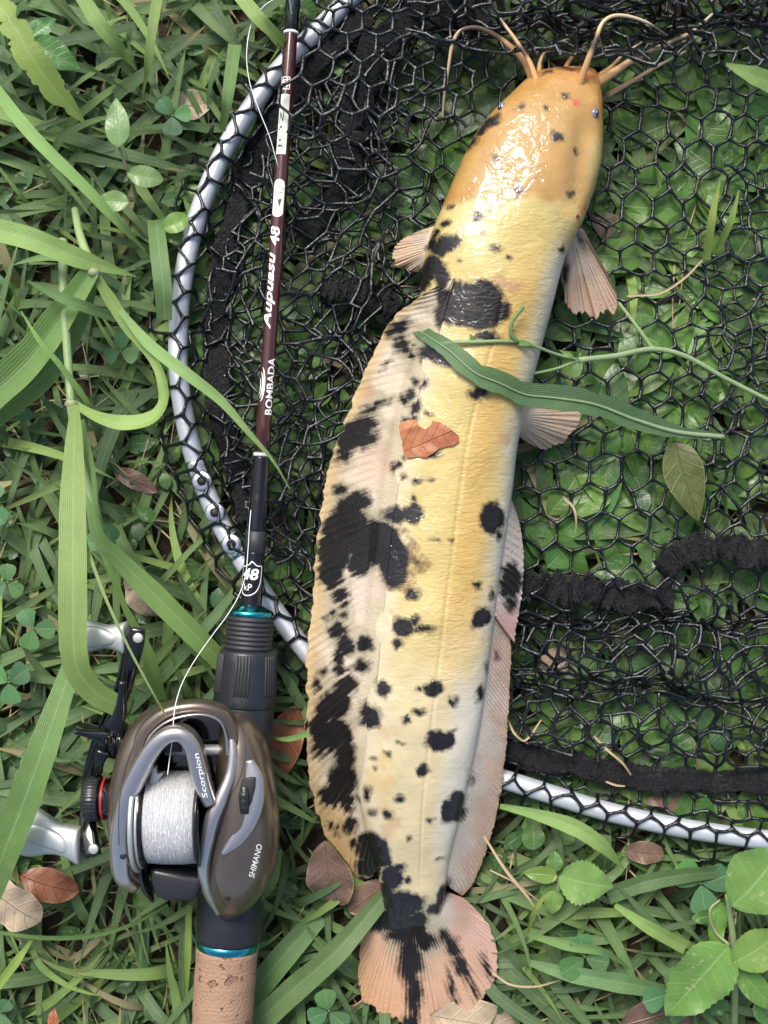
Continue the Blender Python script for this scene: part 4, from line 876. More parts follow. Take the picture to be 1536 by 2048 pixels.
# handle
rp('winding_check', [(1213, 21), (1216, 26), (1224, 43), (1227, 46), (1233, 46.5), (1236, 44)], M_teal)
ribs = [(1234, 44)]
for k in range(7): y = 1238+k*9.3; ribs += [(y, 44.6), (y+1.2, 47.2), (y+6.2, 47.4), (y+7.4, 44.8)]
rp('foregrip', ribs+[(1304, 46)], M_matte)
hood = rp('locking_hood', [(1302, 47), (1304, 53), (1308, 56), (1330, 58), (1370, 60.5), (1400, 62), (1412, 62.5), (1415, 61)], M_seat)
for th0 in (-62, -2, 58, 118):
    vf = []
    for q in range(5):
        th = math.radians(90-th0+(q-2)*6.2); dirv = RS_*math.cos(th)+RN*math.sin(th)
        C = np.array([rod_c(np.array(y))+dirv*(np.interp(y, [1308, 1400], [56.5, 62])*KR+o) for y, o in ((1311, -.0004), (1314, .0001), (1350, .0001), (1386, .0001), (1389, -.0004))])
        vf.append(tube(C, .00055, 8))
    part('grip_ridges', mesh('grip_ridges', *join(*vf)), M_matte, hood)
rp('reel_seat', [(1413, 60), (1416, 60.5), (1450, 60), (1500, 57), (1560, 54), (1640, 55), (1720, 60), (1790, 65), (1840, 66), (1872, 65), (1880, 63)], M_seat)
tr = np.array([(470, 1640, .030), (474, 1690, .018), (478, 1720, .010)]); part('trigger', mesh('trigger', *tube(P3(crom(tr, 12)), np.linspace(.006, .004, 12), 14)), M_seat, rod)
rp('trim_ring', [(1878, 61), (1880, 63.5), (1893, 63), (1895, 61)], M_teal)
rp('cork_grip', [(1893, 60)]+[(y, np.interp(y, [1895, 2050, 2350], [61.6, 60, 58])+.5*math.sin(y*.11)) for y in np.linspace(1895, 2480, 80)]+[(2482, 55)], M_cork)
rp('butt_cap', [(2480, 57), (2484, 60), (2530, 60), (2550, 52), (2560, 30)], M_matte)

# lettering on the blank: reads towards the tip, its top turned to the left
def on_rod(y0, y1, a0, a1, lift=.00012):
    """x 0..1 runs from image row y0 up to y1; y 0..1 from angle a0 to a1 (radians to the left of the crest)"""
    def f(x, y):
        py = y0+(y1-y0)*x; a = a0+(a1-a0)*y; r = blank_r(py)*KR+lift+(.0003 if py > 917 else 0)
        return rod_c(np.array(py))+r*(RN*math.cos(a)-RS_*math.sin(a))
    return f
part('lettering', lettering('BOMBADA', on_rod(834, 720, -1.15, -.12), bold=.02), M_white, blank)
part('lettering', lettering('Aupuasu', on_rod(664, 510, -.45, 1.2), shear=.35, bold=.022), M_white, blank)
part('lettering', lettering('48', on_rod(497, 458, -.45, .95), shear=.2, bold=.025), M_white, blank)
def decal(poly, y0, y1, a0, a1, mat_, lift=.00008, name='decal', cut=10):
    bm = bmesh.new(); vs = [bm.verts.new((x, y, 0)) for x, y in poly]; bm.faces.new(vs)
    for k in range(1, cut):
        bmesh.ops.bisect_plane(bm, geom=bm.verts[:]+bm.edges[:]+bm.faces[:], plane_co=(0, k/cut, 0), plane_no=(0, 1, 0))
    f = on_rod(y0, y1, a0, a1, lift)
    for v in bm.verts: v.co = Vector(f(v.co.x, v.co.y))
    bmesh.ops.recalc_face_normals(bm, faces=bm.faces[:])
    m_ = bpy.data.meshes.new(name); bm.to_mesh(m_); bm.free(); return part(name, m_, mat_, blank)
def strip2d(pts, w):
    p = np.asarray(pts, float); t = np.gradient(p, axis=0); t /= np.linalg.norm(t, axis=1, keepdims=True); nn = np.stack([-t[:, 1], t[:, 0]], -1)*(np.asarray(w)/2)[..., None] if np.ndim(w) else np.stack([-t[:, 1], t[:, 0]], -1)*w/2
    return [tuple(q) for q in np.r_[p+nn, (p-nn)[::-1]]]
def stroke(pts, w, y0, y1, a0, a1, mat_, lift=.00016, asp=3.0):
    """pen stroke; pts in 0..1 decal space; built as separate quads"""
    p = np.asarray(pts, float)*[asp, 1]; t = np.gradient(p, axis=0); t /= np.maximum(np.linalg.norm(t, axis=1, keepdims=True), 1e-9); nn = np.stack([-t[:, 1], t[:, 0]], -1)*np.broadcast_to(w, (len(p),))[:, None]/2
    L_, R_ = (p+nn)/[asp, 1], (p-nn)/[asp, 1]; f = on_rod(y0, y1, a0, a1, lift); m_ = 5
    V = [f(*(L_[i]+(R_[i]-L_[i])*k/(m_-1))) for i in range(len(p)) for k in range(m_)]
    part('lettering', mesh('lettering', V, gridf(len(p), m_)), mat_, blank)
def arc2(cx, cy, rx, ry, a0, a1, n=18): a = np.radians(np.linspace(a0, a1, n)); return np.stack([cx+rx*np.cos(a), cy+ry*np.sin(a)], -1)
# swoosh emblem above the maker's name: three nested crescents
for k, (q0, q1, cy, ry, wmax) in enumerate([(.0, 1., .36, .36, .17), (.10, .86, .55, .34, .13), (.18, .70, .74, .24, .10)]):
    n_ = 22; a = np.linspace(np.pi*1.02, np.pi*-.02, n_); pts = np.stack([(q0+q1)/2-(q1-q0)/2*np.cos(np.pi-a)*-1, cy-ry*np.sin(a)], -1)
    stroke(pts, .03+wmax*np.sin(np.linspace(.05, np.pi-.05, n_))**1.2, 808, 741, .22, 1.35, M_white, .00012, 3.2)
# cream oval plate with small ink marks, and the inked cream label further up
cap = np.r_[arc2(.85, .5, .15, .5, 90, -90, 12), arc2(.15, .5, .15, .5, 270, 90, 12)]
D1 = (440, 364, -.75, .95); decal(cap, *D1, M_cream, name='plate')
stroke(arc2(.80, .42, .022, .07, 0, 360), .03, *D1, M_ink); stroke(arc2(.60, .36, .055, .17, 180, -60), .05, *D1, M_ink); stroke(arc2(.60, .66, .055, .15, 200, -40), .05, *D1, M_ink)
decal([(.24, .38), (.48, .22), (.46, .55)], *D1, M_ink, .00016, 'lettering', 5); stroke([(.10, .30), (.16, .62), (.26, .75)], .05, *D1, M_ink); stroke([(.80, .2), (.72, .08)], .03, *D1, M_ink); stroke([(.07, .45), (.09, .7)], .04, *D1, M_ink)
D2 = (314, 194, -.55, 1.1); decal([(0, .02), (.0, 1), (.5, 1), (1, .98), (1, .0), (.5, 0)], *D2, M_cream, name='plate')
def on2(*a): return on_rod(*a, lift=.00016)
part('lettering', lettering('JOZ', on2(306, 226, -.05, .75)), M_ink, blank)
D3 = (184, 160, -.45, 1.0)
for q in ([(0, .05), (1, .05)], [(0, .95), (1, .95)], [(0, .05), (0, .95)], [(1, .05), (1, .95)], [(.1, .3), (.9, .3)], [(.1, .6), (.9, .75)], [(.3, .1), (.35, .9)], [(.6, .1), (.55, .9)], [(.82, .15), (.7, .85)]):
    stroke(np.linspace(q[0], q[1], 6), .09, *D3, M_white, .00012, 1.4)
# shield "48 kP" above the winding check, reads across the rod
def across(py_top, py_bot, a_l, a_r, lift=.00030):
    def f(x, y):
        py = py_bot+(py_top-py_bot)*y; a = a_l+(a_r-a_l)*x; r = (blank_r(py)+1.0)*KR+lift; return rod_c(np.array(py))+r*(RN*math.cos(a)+RS_*math.sin(a))
    return f
wrap = [o for o in rod.children if o.name.startswith('thread_wrap')][-1]
part('lettering', lettering('48', across(1140, 1163, -1.05, .62), shear=.15, bold=.03), M_white, wrap)
part('lettering', lettering('kP', across(1171, 1184, -.75, .05), bold=.005), M_white, wrap)
shp = np.array([(-.15, 1126), (.0, 1128), (.45, 1135), (.85, 1135), (.90, 1150), (.82, 1168), (.5, 1184), (.05, 1192), (-.5, 1194), (-.95, 1188), (-1.15, 1172), (-1.2, 1150), (-1.1, 1138), (-.7, 1136), (-.3, 1132), (-.15, 1126)])
sc_ = crom(shp*[20, 1], 90)/[20, 1]
V = []
for k in range(len(sc_)):
    a_, y_ = sc_[k]; t = (sc_[min(k+1, 89)]-sc_[max(k-1, 0)])*[20, 1]; t = t/np.linalg.norm(t); nn = np.array([-t[1], t[0]])*1.0
    for sg in (-1, 1): q = sc_[k]+sg*nn/[20, 1]; V.append((rod_c(np.array(q[1]))+((blank_r(q[1])+1.0)*KR+.0003)*(RN*math.cos(q[0])+RS_*math.sin(q[0]))))
part('shield_outline', mesh('shield_outline', V, gridf(90, 2)), M_white, wrap)

# ------------------------------------------------------------------ reel
s = N('bronze_reel_paint'); fl_ = s.noise(5000, 1); n1 = s.noise(50, 3)
c = s.mix(n1, (.125, .098, .074), (.19, .150, .115)); c = s.mix(s.ramp(fl_, (.55, 0.), (.75, .6)), c, (.28, .24, .21))
M_reel = s.done(s.bsdf(Base_Color=c, Metallic=.75, Roughness=.34, Coat_Weight=.5, Coat_Roughness=.12))
s = N('pewter_reel_paint'); fl_ = s.noise(5000, 1); n1 = s.noise(50, 3)
c = s.mix(n1, (.46, .425, .41), (.58, .54, .52)); c = s.mix(s.ramp(fl_, (.55, 0.), (.75, .6)), c, (.6, .58, .58))
M_pewter = s.done(s.bsdf(Base_Color=c, Metallic=.9, Roughness=.28, Coat_Weight=.4, Coat_Roughness=.15))
M_silver = simple('satin_silver', (.50, .52, .51), .48, .7)
M_plastic = simple('black_plastic', (.016, .017, .019), .33, bumpscale=1200, bumpd=.00006)
s = N('wound_line'); u, v = s.uv(); w = s.math('SINE', s.math('MULTIPLY_ADD', u, 330., s.math('MULTIPLY', s.noise(40, 3, s.vec(u, s.math('MULTIPLY', v, .3))), 30.)))
M_line = s.done(s.bsdf(Base_Color=s.mix(s.math('MULTIPLY_ADD', w, .35, .4), (.50, .51, .52), (.80, .81, .82)), Roughness=.4, Normal=s.bump(w, .0002, .8)))
M_red = simple('red_ring', (.5, .02, .02), .3)
reel = thing('baitcasting_reel', 'bronze low-profile baitcasting reel with white line, mounted on the rod seat', 'fishing reel', P(400, 1620, .045))
def rl(name, V, fl, mat_, root=reel): return part(name, mesh(name, V, fl), mat_, root)
# palm side cover
V, fl, _, _ = loft([(462,1428,478,1428,.062,.004,.006,.7),(446,1438,502,1440,.062,.010,.012,.75),(440,1470,524,1470,.061,.016,.016,.75),(436,1510,538,1510,.060,.019,.016,.75),(432,1560,549,1560,.059,.021,.016,.75),(424,1610,556,1610,.058,.022,.016,.75),(414,1660,559,1660,.057,.022,.016,.75),(408,1705,556,1705,.056,.021,.015,.75),(408,1745,547,1745,.055,.019,.013,.75),(416,1782,528,1782,.054,.015,.011,.75),(430,1812,503,1812,.053,.010,.008,.75),(444,1832,476,1832,.052,.005,.005,.7)], 90, 40, 12)
palm = rl('palm_cover', V, fl, M_reel)
# gear-side case
V, fl, _, _ = loft([(345,1400,372,1402,.066,.006,.006,.7),(305,1412,372,1416,.066,.012,.010,.7),(270,1440,340,1448,.065,.016,.014,.7),(248,1480,312,1490,.064,.018,.016,.7),(234,1530,296,1535,.063,.019,.017,.7),(226,1585,288,1590,.062,.019,.017,.7),(224,1640,284,1640,.061,.018,.016,.7),(232,1690,286,1690,.060,.016,.015,.7),(248,1735,292,1732,.059,.012,.012,.7),(268,1765,298,1758,.058,.006,.008,.7)], 80, 30, 10)
case = rl('gear_case', V, fl, M_reel)
core = part('frame_core', slab('frame_core', [(300, 1432), (350, 1418), (420, 1418), (462, 1450), (462, 1560), (440, 1640), (420, 1760), (390, 1790), (310, 1780), (275, 1700), (270, 1600), (275, 1500)], .050, .062, .002), M_gloss, reel)
part('reel_foot', slab('reel_foot', [(400, 1440), (500, 1440), (500, 1790), (400, 1790)], .044, .0515, .001), M_plastic, reel)
# arches
rl('rear_arch', *sweep([(262,1585,.078),(272,1520,.081),(292,1462,.083),(330,1426,.084),(375,1413,.084),(415,1414,.083),(447,1430,.081),(464,1465,.079),(468,1510,.078),(462,1560,.0775),(446,1600,.077)], [24, 28, 30, 28, 26, 26, 28, 28, 28, 28, 24], .012, 70), M_reel)
rl('arch_edge', *sweep([(285,1508,.0835),(302,1470,.0850),(336,1442,.086),(378,1430,.086),(414,1430,.085),(440,1442,.083),(452,1470,.081),(455,1510,.0795)], 5, .003, 60, 10), M_pewter)
hoodbar = rl('front_arch', *sweep([(268,1766,.066),(250,1742,.072),(246,1690,.078),(250,1640,.0825),(262,1585,.087),(284,1535,.090),(310,1492,.092),(338,1468,.093),(364,1466,.093),(385,1488,.092),(396,1525,.090),(406,1562,.088),(420,1602,.085)], [26, 40, 46, 46, 42, 40, 36, 34, 34, 36, 36, 34, 26], [.010, .014, .016, .016, .015, .014, .012, .012, .012, .012, .012, .012, .010], 90, 24, .6), M_pewter)
band = rl('side_band', *sweep([(462,1448,.078),(468,1500,.0795),(463,1545,.0805),(446,1590,.0820),(428,1630,.0825),(416,1680,.0805),(410,1730,.076),(418,1772,.069),(436,1808,.061)], [14, 24, 26, 30, 34, 30, 26, 22, 14], .012, 80, 20, .6), M_pewter)
# facet round the brake dial
rl('dial_facet', *sweep([(500,1520,.0790),(506,1560,.0795),(500,1620,.0798),(476,1672,.0796),(446,1706,.079)], [16, 44, 48, 36, 12], .004, 50, 18, .8), M_pewter)
part('dial_slot', slab('dial_slot', [(484, 1560), (500, 1555), (511, 1556), (510, 1575), (503, 1605), (490, 1629), (479, 1620), (476, 1595)], .074, .0808, .0006), M_hole, reel)
rl('brake_dial', *lathe_x(492, 1592, .0750, [(-9, 30), (-8, 38), (8, 38), (9, 30)], 60, lambda a, i: 1+.03*np.sign(np.sin(a*16))*((i > 0) & (i < 3))), M_plastic)
# spool
k0 = pxm(.070)
V, fl = lathe_x(350, 1634, .070, [(-50, 86), (-48, 89), (-20, 91), (20, 91), (46, 89), (48, 86)], 96, tilt=.0)
uvl = np.zeros((len(V), 2)); uvl[:, 0] = (V[:, 0]-V[:, 0].min())/.02; uvl[:, 1] = np.arange(len(V)) % 96/96
spool = rl('spool', *lathe_x(350, 1634, .070, [(-60, 70), (-60, 97), (-57, 99), (-52, 97), (-50, 60), (50, 60), (52, 96), (56, 97), (58, 70)], 96), M_gloss)
part('wound_line', mesh('wound_line', V, fl, uvl), M_line, spool)
rl('spool_rim', *ring_tube(P(290, 1634, .070)+np.stack([0*a, np.cos(a), np.sin(a)], -1)*.0192, .0007, np.array([1., 0, 0])), M_silver)
rl('spool_rim', *ring_tube(P(281, 1634, .070)+np.stack([0*a, np.cos(a), np.sin(a)], -1)*.0205, .0010, np.array([1., 0, 0])), M_silver)
# level wind
rl('level_wind_shaft', *lathe_x(420, 1500, .070, [(-90, 9), (-89, 11), (40, 11), (41, 9)], 24), M_silver)
part('line_guide', slab('line_guide', [(315, 1478), (362, 1478), (362, 1506), (315, 1506)], .062, .074, .0015), M_plastic, reel)
part('frame_tab', slab('frame_tab', [(303, 1536), (312, 1533), (314, 1548), (328, 1546), (305, 1576), (297, 1572)], .076, .079, .0005), M_silver, reel)
# thumb bar
part('thumb_bar', slab('thumb_bar', [(299, 1741), (310, 1738), (398, 1757), (402, 1770), (390, 1798), (372, 1803), (330, 1803), (312, 1795), (302, 1770)], .058, .0735, .0025, 4), M_plastic, reel)
rl('thumb_bar_bracket', *sweep([(284,1708,.076),(284,1735,.075),(292,1768,.070),(304,1785,.066)], [9, 12, 12, 8], .010, 30, 12), M_gloss)
# star drag
rl('drag_hub', *lathe_x(226, 1482, .062, [(-24, 20), (-22, 32), (-6, 34), (-5, 30), (-2, 30), (-1, 36), (12, 37), (13, 32), (16, 32), (24, 38), (26, 30)], 40), M_gloss)
for pth, w in (([(212,1476,.075),(190,1470,.076),(168,1466,.077),(150,1462,.078)], [34, 20, 13, 11]), ([(226,1458,.076),(240,1425,.077),(244,1395,.078),(246,1362,.079)], [38, 26, 17, 14]), ([(208,1500,.070),(200,1524,.068),(196,1550,.064),(186,1580,.058)], [30, 18, 14, 12])):
    rl('drag_arm', *sweep(pth, w, .0045, 30, 14), M_gloss)
rl('drag_arm', *sweep([(215,1470,.052),(190,1460,.045),(170,1450,.038)], [26, 18, 12], .005, 20, 12), M_gloss)
# cast control cap
rl('cast_cap', *lathe_x(190, 1597, .063, [(-20, 30), (-19, 40), (-17, 43), (10, 45), (12, 42)], 120, lambda a, i: 1+.022*np.sign(np.sin(a*36))*((i > 1) & (i < 4))), M_plastic)
rl('cast_cap_boot', *lathe_x(190, 1597, .063, [(10, 39), (18, 40), (28, 41), (34, 46), (44, 52), (46, 40)], 60), M_gloss)
rl('red_ring', *lathe_x(210, 1597, .063, [(-2.2, 40), (-1.6, 42), (1.6, 42), (2.2, 40)], 60), M_red)
# crank handle with two paddle knobs
arm = rl('handle_arm', *sweep([(276,1256,.071),(272,1282,.071),(262,1330,.070),(246,1392,.067),(222,1440,.062),(198,1490,.058),(182,1545,.056),(176,1610,.058),(178,1670,.064),(186,1712,.067)], [30, 34, 30, 25, 22, 22, 24, 28, 34, 32], .0055, 90, 18, .5), M_gloss)
rl('handle_arm_edge', *sweep([(256,1275,.0705),(247,1330,.068),(232,1385,.065),(210,1432,.060),(188,1484,.0565),(172,1545,.056),(166,1620,.059),(166,1680,.063),(172,1706,.066)], [13, 12, 10, 8, 8, 8, 8, 10, 10], .006, 70, 12, .5), M_gloss)
for cx, cy, z in ((276, 1276, .0713), (187, 1698, .0673)):
    c = P(cx, cy, z); part('handle_pin', mesh('handle_pin', *tube(np.array([c+[0, 0, -.001], c+[0, 0, .0004], c+[0, 0, .0006]]), [.0020, .0020, .0016], 24)), M_silver, arm)
def knob(sts, inl):
    V, fl, _, _ = loft(sts, 60, 30, 12); kb = part('knob', mesh('knob', V, fl), M_silver, arm); V, fl, _, _ = loft(inl, 40, 20, 6); part('knob_inlay', mesh('knob_inlay', V, fl), M_silver, kb)
# loft rows run across the knob: L is the upper edge, R the lower
knob([(255,1242,255,1308,.0655,.004,.004,.5),(250,1243,250,1308,.0655,.0055,.005,.5),(236,1247,236,1302,.0655,.0052,.005,.6),(214,1249,214,1297,.0655,.0045,.005,.7),(190,1243,190,1302,.0655,.0042,.005,.7),(165,1234,165,1310,.0655,.0040,.005,.7),(140,1230,140,1312,.0655,.0038,.005,.7),(120,1240,120,1304,.0655,.002,.003,.7)],
     [(240,1276,240,1278,.0690,.0008,.001,.7),(228,1266,228,1288,.0690,.0020,.001,.7),(205,1256,205,1292,.0690,.0020,.001,.7),(180,1252,180,1294,.0690,.0018,.001,.7),(150,1256,150,1290,.0690,.0010,.001,.7),(140,1272,140,1276,.0690,.0006,.001,.7)])
knob([(163,1652,163,1726,.062,.004,.004,.5),(158,1652,158,1727,.062,.0055,.005,.5),(144,1650,144,1720,.062,.0052,.005,.6),(120,1644,120,1710,.062,.0045,.005,.7),(95,1628,95,1708,.062,.0042,.005,.7),(70,1614,70,1712,.062,.0040,.005,.7),(45,1618,45,1710,.062,.0036,.005,.7),(30,1640,30,1695,.062,.002,.003,.7)],
     [(142,1694,142,1698,.0655,.0008,.001,.7),(130,1674,130,1706,.0655,.0020,.001,.7),(108,1660,108,1700,.0655,.0020,.001,.7),(85,1652,85,1692,.0655,.0018,.001,.7),(58,1650,58,1684,.0655,.0010,.001,.7),(46,1662,46,1672,.0655,.0006,.001,.7)])
# lettering on the reel, laid on the surface below
bv_arch = bvh_of([hoodbar, band, palm])
def px_text(s_, p0, p1, hpx, parent, shear=0., bold=.01):
    p0, p1 = np.array(p0, float), np.array(p1, float); d = p1-p0; up = np.array([d[1], -d[0]])/np.linalg.norm(d)*hpx
    def f(x, y): q = p0+d*x+up*y; return cast(bv_arch, q[0], q[1], .00012, .08)
    part('lettering', lettering(s_, f, shear, bold, 3), M_white, parent)
px_text('Scorpion', (419, 1594), (400, 1505), 14, hoodbar, .1, .012)
px_text('SHIMANO', (508, 1756), (525, 1690), 12, palm, .1, .012)

# seams, screws and wear marks
bv_reel = bvh_of([palm, case, hoodbar, band])
def seam(pth, parent, r=.00016):
    C = np.array([cast(bv_reel, x, y, -.00003, .07) for x, y in crom(np.array(pth, float), 60)]); part('seam', mesh('seam', *tube(C, r, 6)), M_hole, parent)
seam([(482, 1446), (492, 1500), (478, 1560), (450, 1612), (432, 1660), (426, 1720), (434, 1775), (450, 1812)], palm)
seam([(238, 1690), (238, 1620), (246, 1560), (264, 1500), (292, 1452), (330, 1420)], case)
for sx, sy, pr_ in ((282, 1468, case), (246, 1712, case), (455, 1795, palm)):
    c = cast(bv_reel, sx, sy, 0., .07); sc0 = part('screw', mesh('screw', *tube(np.array([c+[0, 0, -.0008], c+[0, 0, .0002], c+[0, 0, .0004]]), [.0013, .0013, .0010], 18)), M_plastic, pr_)

# ------------------------------------------------------------------ fishing line
M_fl = simple('white_fishing_line', (.75, .77, .78), .35)
fl_root = thing('fishing_line', 'thin white fishing line running from the rod guide to the reel', 'fishing line', P(350, 1440, .05))
part('line_run', mesh('line_run', *tube(P3(crom([(575, -60, .050), (556, -10, .046), (528, 12, .045), (506, 40, .045), (495, 85, .046), (494, 130, .046), (502, 175, .046), (520, 225, .046), (538, 270, .045), (550, 310, .043), (556, 332, .041), (560, 350, .034)], 90)), .00018, 8)), M_fl, fl_root)
part('line_run', mesh('line_run', *tube(P3(crom([(516, 960, .033), (507, 985, .038), (500, 1040, .042), (496, 1100, .043), (491, 1150, .044), (478, 1190, .046), (455, 1230, .052), (425, 1270, .062), (390, 1320, .072), (365, 1365, .080), (352, 1405, .086), (347, 1440, .089), (346, 1470, .0885), (341, 1505, .084), (335, 1550, .086)], 110)), .00018, 8)), M_fl, fl_root)
# ------------------------------------------------------------------ single blades, plants and leaves that stand out
def strap_geo(path, w, fold=.25, roll=0., n=60, m=7, ragged=0., seed=0):
    K = np.asarray(path, float); Q = crom(K, n); t = np.linspace(0, 1, n); kt = np.linspace(0, 1, len(w))
    W = np.interp(t, kt, w)/2*pxm(.03); C = P3(Q); T = np.gradient(C, axis=0); T /= np.linalg.norm(T, axis=1, keepdims=True)
    Bv = np.cross(T, [0, 0, 1.]); Bv /= np.maximum(np.linalg.norm(Bv, axis=1, keepdims=True), 1e-9); Nv = np.cross(Bv, T)
    rr = np.radians(np.interp(t, np.linspace(0, 1, len(np.atleast_1d(roll))), np.atleast_1d(roll)))[:, None]
    B2 = Bv*np.cos(rr)+Nv*np.sin(rr); N2 = -Bv*np.sin(rr)+Nv*np.cos(rr)
    u = np.linspace(-1, 1, m)
    wl = W[:, None]*np.ones(m)[None]
    if ragged: wl = wl*(1-ragged*np.maximum(0, nz(t*1000, t*0, 90, seed, 3))[:, None]*(u[None] > 0)-ragged*np.maximum(0, nz(t*1000, t*0+50, 110, seed+1, 3))[:, None]*(u[None] < 0))
    V = C[:, None]+(wl*u[None])[..., None]*B2[:, None]+(wl*(fold*abs(u)[None]+.04*np.sin(t*23+seed)[:, None]*u[None]))[..., None]*N2[:, None]
    uv = np.stack(np.broadcast_arrays(u[None], t[:, None]), -1)
    return V.reshape(-1, 3), gridf(n, m), uv.reshape(-1, 2)
def strap(name, label, cat, path, w, col, group=None, parent=None, mat_=None, **kw):
    V, Fa, uv = strap_geo(path, w, **kw); t = uv[:, 1:2]
    c = np.asarray(col)*(1+.12*np.sin(t*4+1)); me = mesh(name, V, Fa, uv, cols=np.broadcast_to(c, (len(V), 3)))
    if parent is not None: return part(name, me, mat_ or M_grass, parent)
    base = P3(np.asarray(path, float)[len(path)//2]); o = obj(name, me, mat_ or M_grass, label=label, cat=cat, group=group)
    return o
G1, G2, G3, G4 = (.23, .37, .10), (.17, .29, .08), (.11, .20, .068), (.29, .40, .08)
def B(label, path, w, col=G1, **kw): return strap('grass_leaf', label, 'grass', path, w, col, **kw)
B('long straight green blade running past the small three-leaved seedling', [(-30, 150, .040), (60, 265, .042), (180, 385, .042), (240, 450, .038), (290, 500, .028)], [22, 26, 24, 20, 3])
B('ragged yellow-green blade with chewed edges above the dark pointed leaves', [(-40, -30, .05), (20, 40, .055), (60, 110, .055), (110, 180, .05), (172, 248, .042)], [40, 52, 58, 50, 4], G4, ragged=.5, seed=4)
B('broad bright blade lying across the bent grass stem', [(-60, 448, .050), (60, 478, .055), (160, 518, .052), (272, 553, .045)], [44, 44, 38, 2])
B('wide folded blade dropping away from the bent grass stem', [(186, 540, .050), (130, 625, .046), (60, 720, .040), (-60, 830, .032)], [34, 60, 72, 70], G2, fold=.5)
B('second wide blade alongside the folded one under the bent stem', [(190, 556, .046), (160, 640, .040), (100, 740, .034), (-40, 850, .028)], [20, 40, 56, 56], G3)
B('smooth blade pointing at the wide folded pair', [(55, 562, .054), (110, 590, .056), (165, 612, .054), (232, 638, .044)], [3, 18, 22, 14], G3)
B('broad green blade arching down beside the blade with the seedling', [(155, -20, .050), (200, 50, .052), (240, 98, .046), (272, 140, .030)], [24, 30, 26, 3])
B('curling green blade that loops back below the bent stem', [(140, 800, .050), (190, 832, .054), (250, 848, .056), (305, 838, .056), (330, 805, .054), (326, 760, .052), (306, 715, .050), (262, 660, .048), (215, 590, .048), (188, 545, .050)], [10, 20, 34, 42, 36, 26, 22, 26, 24, 14], G1, roll=[0, 20, 40, 50, 40, 20, 0, 0])
B('slim pale blade whose tip crosses the silver hoop and the rod', [(240, 620, .050), (300, 690, .052), (370, 745, .052), (440, 800, .050), (500, 868, .049), (545, 920, .049), (580, 978, .046)], [10, 22, 24, 20, 13, 7, 1.5], (.27, .42, .14))
B('long flat blade hanging over the upper reel handle knob', [(150, 810, .060), (148, 900, .068), (146, 1000, .074), (146, 1100, .080), (146, 1200, .084), (148, 1300, .086), (158, 1345, .084), (190, 1385, .080), (236, 1412, .076)], [16, 34, 46, 50, 52, 52, 50, 46, 40], G1, fold=.10)
B('long flat blade hanging over the lower reel handle knob', [(158, 1290, .070), (120, 1400, .076), (85, 1500, .080), (45, 1610, .080), (10, 1700, .078), (-30, 1800, .07)], [30, 42, 54, 60, 58, 54], G2, fold=.12)
B('green blade running down towards the locking hood of the rod', [(160, 840, .040), (180, 960, .044), (196, 1070, .048), (240, 1120, .048), (310, 1190, .046), (390, 1270, .042), (450, 1330, .034)], [20, 28, 22, 34, 46, 44, 38], G2)
B('narrow twisted blade passing behind the upper reel handle pin', [(196, 1085, .040), (225, 1150, .040), (255, 1225, .038), (290, 1290, .034), (310, 1360, .028), (322, 1400, .022)], [8, 14, 12, 18, 30, 26], G1)
B('hair-thin stalk running from the bent stem to the reel arch', [(150, 960, .060), (165, 1060, .072), (205, 1180, .085), (255, 1290, .094), (300, 1375, .098), (332, 1432, .096)], [7, 7, 6, 5, 4, 3], (.30, .42, .16))
B('wide dull green blade standing between the seedling and the silver hoop', [(312, 440, .020), (318, 500, .030), (326, 570, .034), (330, 640, .030)], [34, 36, 36, 30], G3)
B('narrow blade crossing over the wide folded pair', [(42, 622, .056), (78, 680, .058), (120, 730, .056), (175, 805, .048), (190, 840, .04)], [2, 9, 11, 12, 8], G1)
B('tall bright stem-like blade at the top beside the fishing line', [(320, -30, .05), (305, 60, .055), (295, 140, .05), (286, 190, .03)], [22, 20, 17, 8], G1)
B('bright blade leaning against the seedling stem', [(470, 90, .04), (455, 200, .045), (445, 260, .035)], [26, 24, 14], G2)
B('pale blade slanting beneath the white line above the hoop', [(470, -20, .045), (520, 40, .048), (560, 80, .040), (585, 110, .03)], [26, 28, 24, 4], G1)
B('short bright blade poking out between rod and fish', [(538, 1474, .030), (575, 1478, .038), (618, 1466, .036)], [3, 11, 13], G1)
B('broad dark green blade tucked under the fish tail', [(500, 2060, .022), (580, 1985, .026), (670, 1905, .028), (770, 1790, .020)], [52, 52, 46, 34], G3)
B('bright lance-shaped blade just outside the hoop below the webbing tape', [(1000, 1612, .024), (1070, 1628, .030), (1150, 1655, .034), (1205, 1692, .034), (1248, 1738, .028)], [10, 22, 34, 30, 3], G1)
B('dark flat blade pointing at the pale serrated leaf', [(1215, 1790, .022), (1290, 1765, .026), (1370, 1750, .026), (1460, 1742, .020)], [36, 36, 30, 22], G3)
B('wide pale blade lying on bare soil near the clover', [(1060, 1925, .022), (1130, 1945, .026), (1240, 1965, .026), (1340, 1985, .020)], [14, 34, 40, 26], (.13, .27, .10))
B('bright folded blade slanting up to the large scarred leaf', [(1230, 1810, .028), (1290, 1850, .032), (1372, 1895, .030)], [10, 26, 28], G1)
B('thin curved blade beside the clover by the tail', [(1060, 1870, .024), (1140, 1892, .028), (1210, 1905, .026), (1258, 1935, .02)], [10, 20, 18, 3], G2)
B('bright forked blade tip rising beside the tail fin', [(1055, 1870, .03), (1070, 1820, .04), (1090, 1790, .04)], [3, 12, 8], G4)
B('straight upright blade tip beside the cork grip', [(372, 2010, .03), (376, 1900, .038), (378, 1810, .03)], [3, 14, 12], G4)
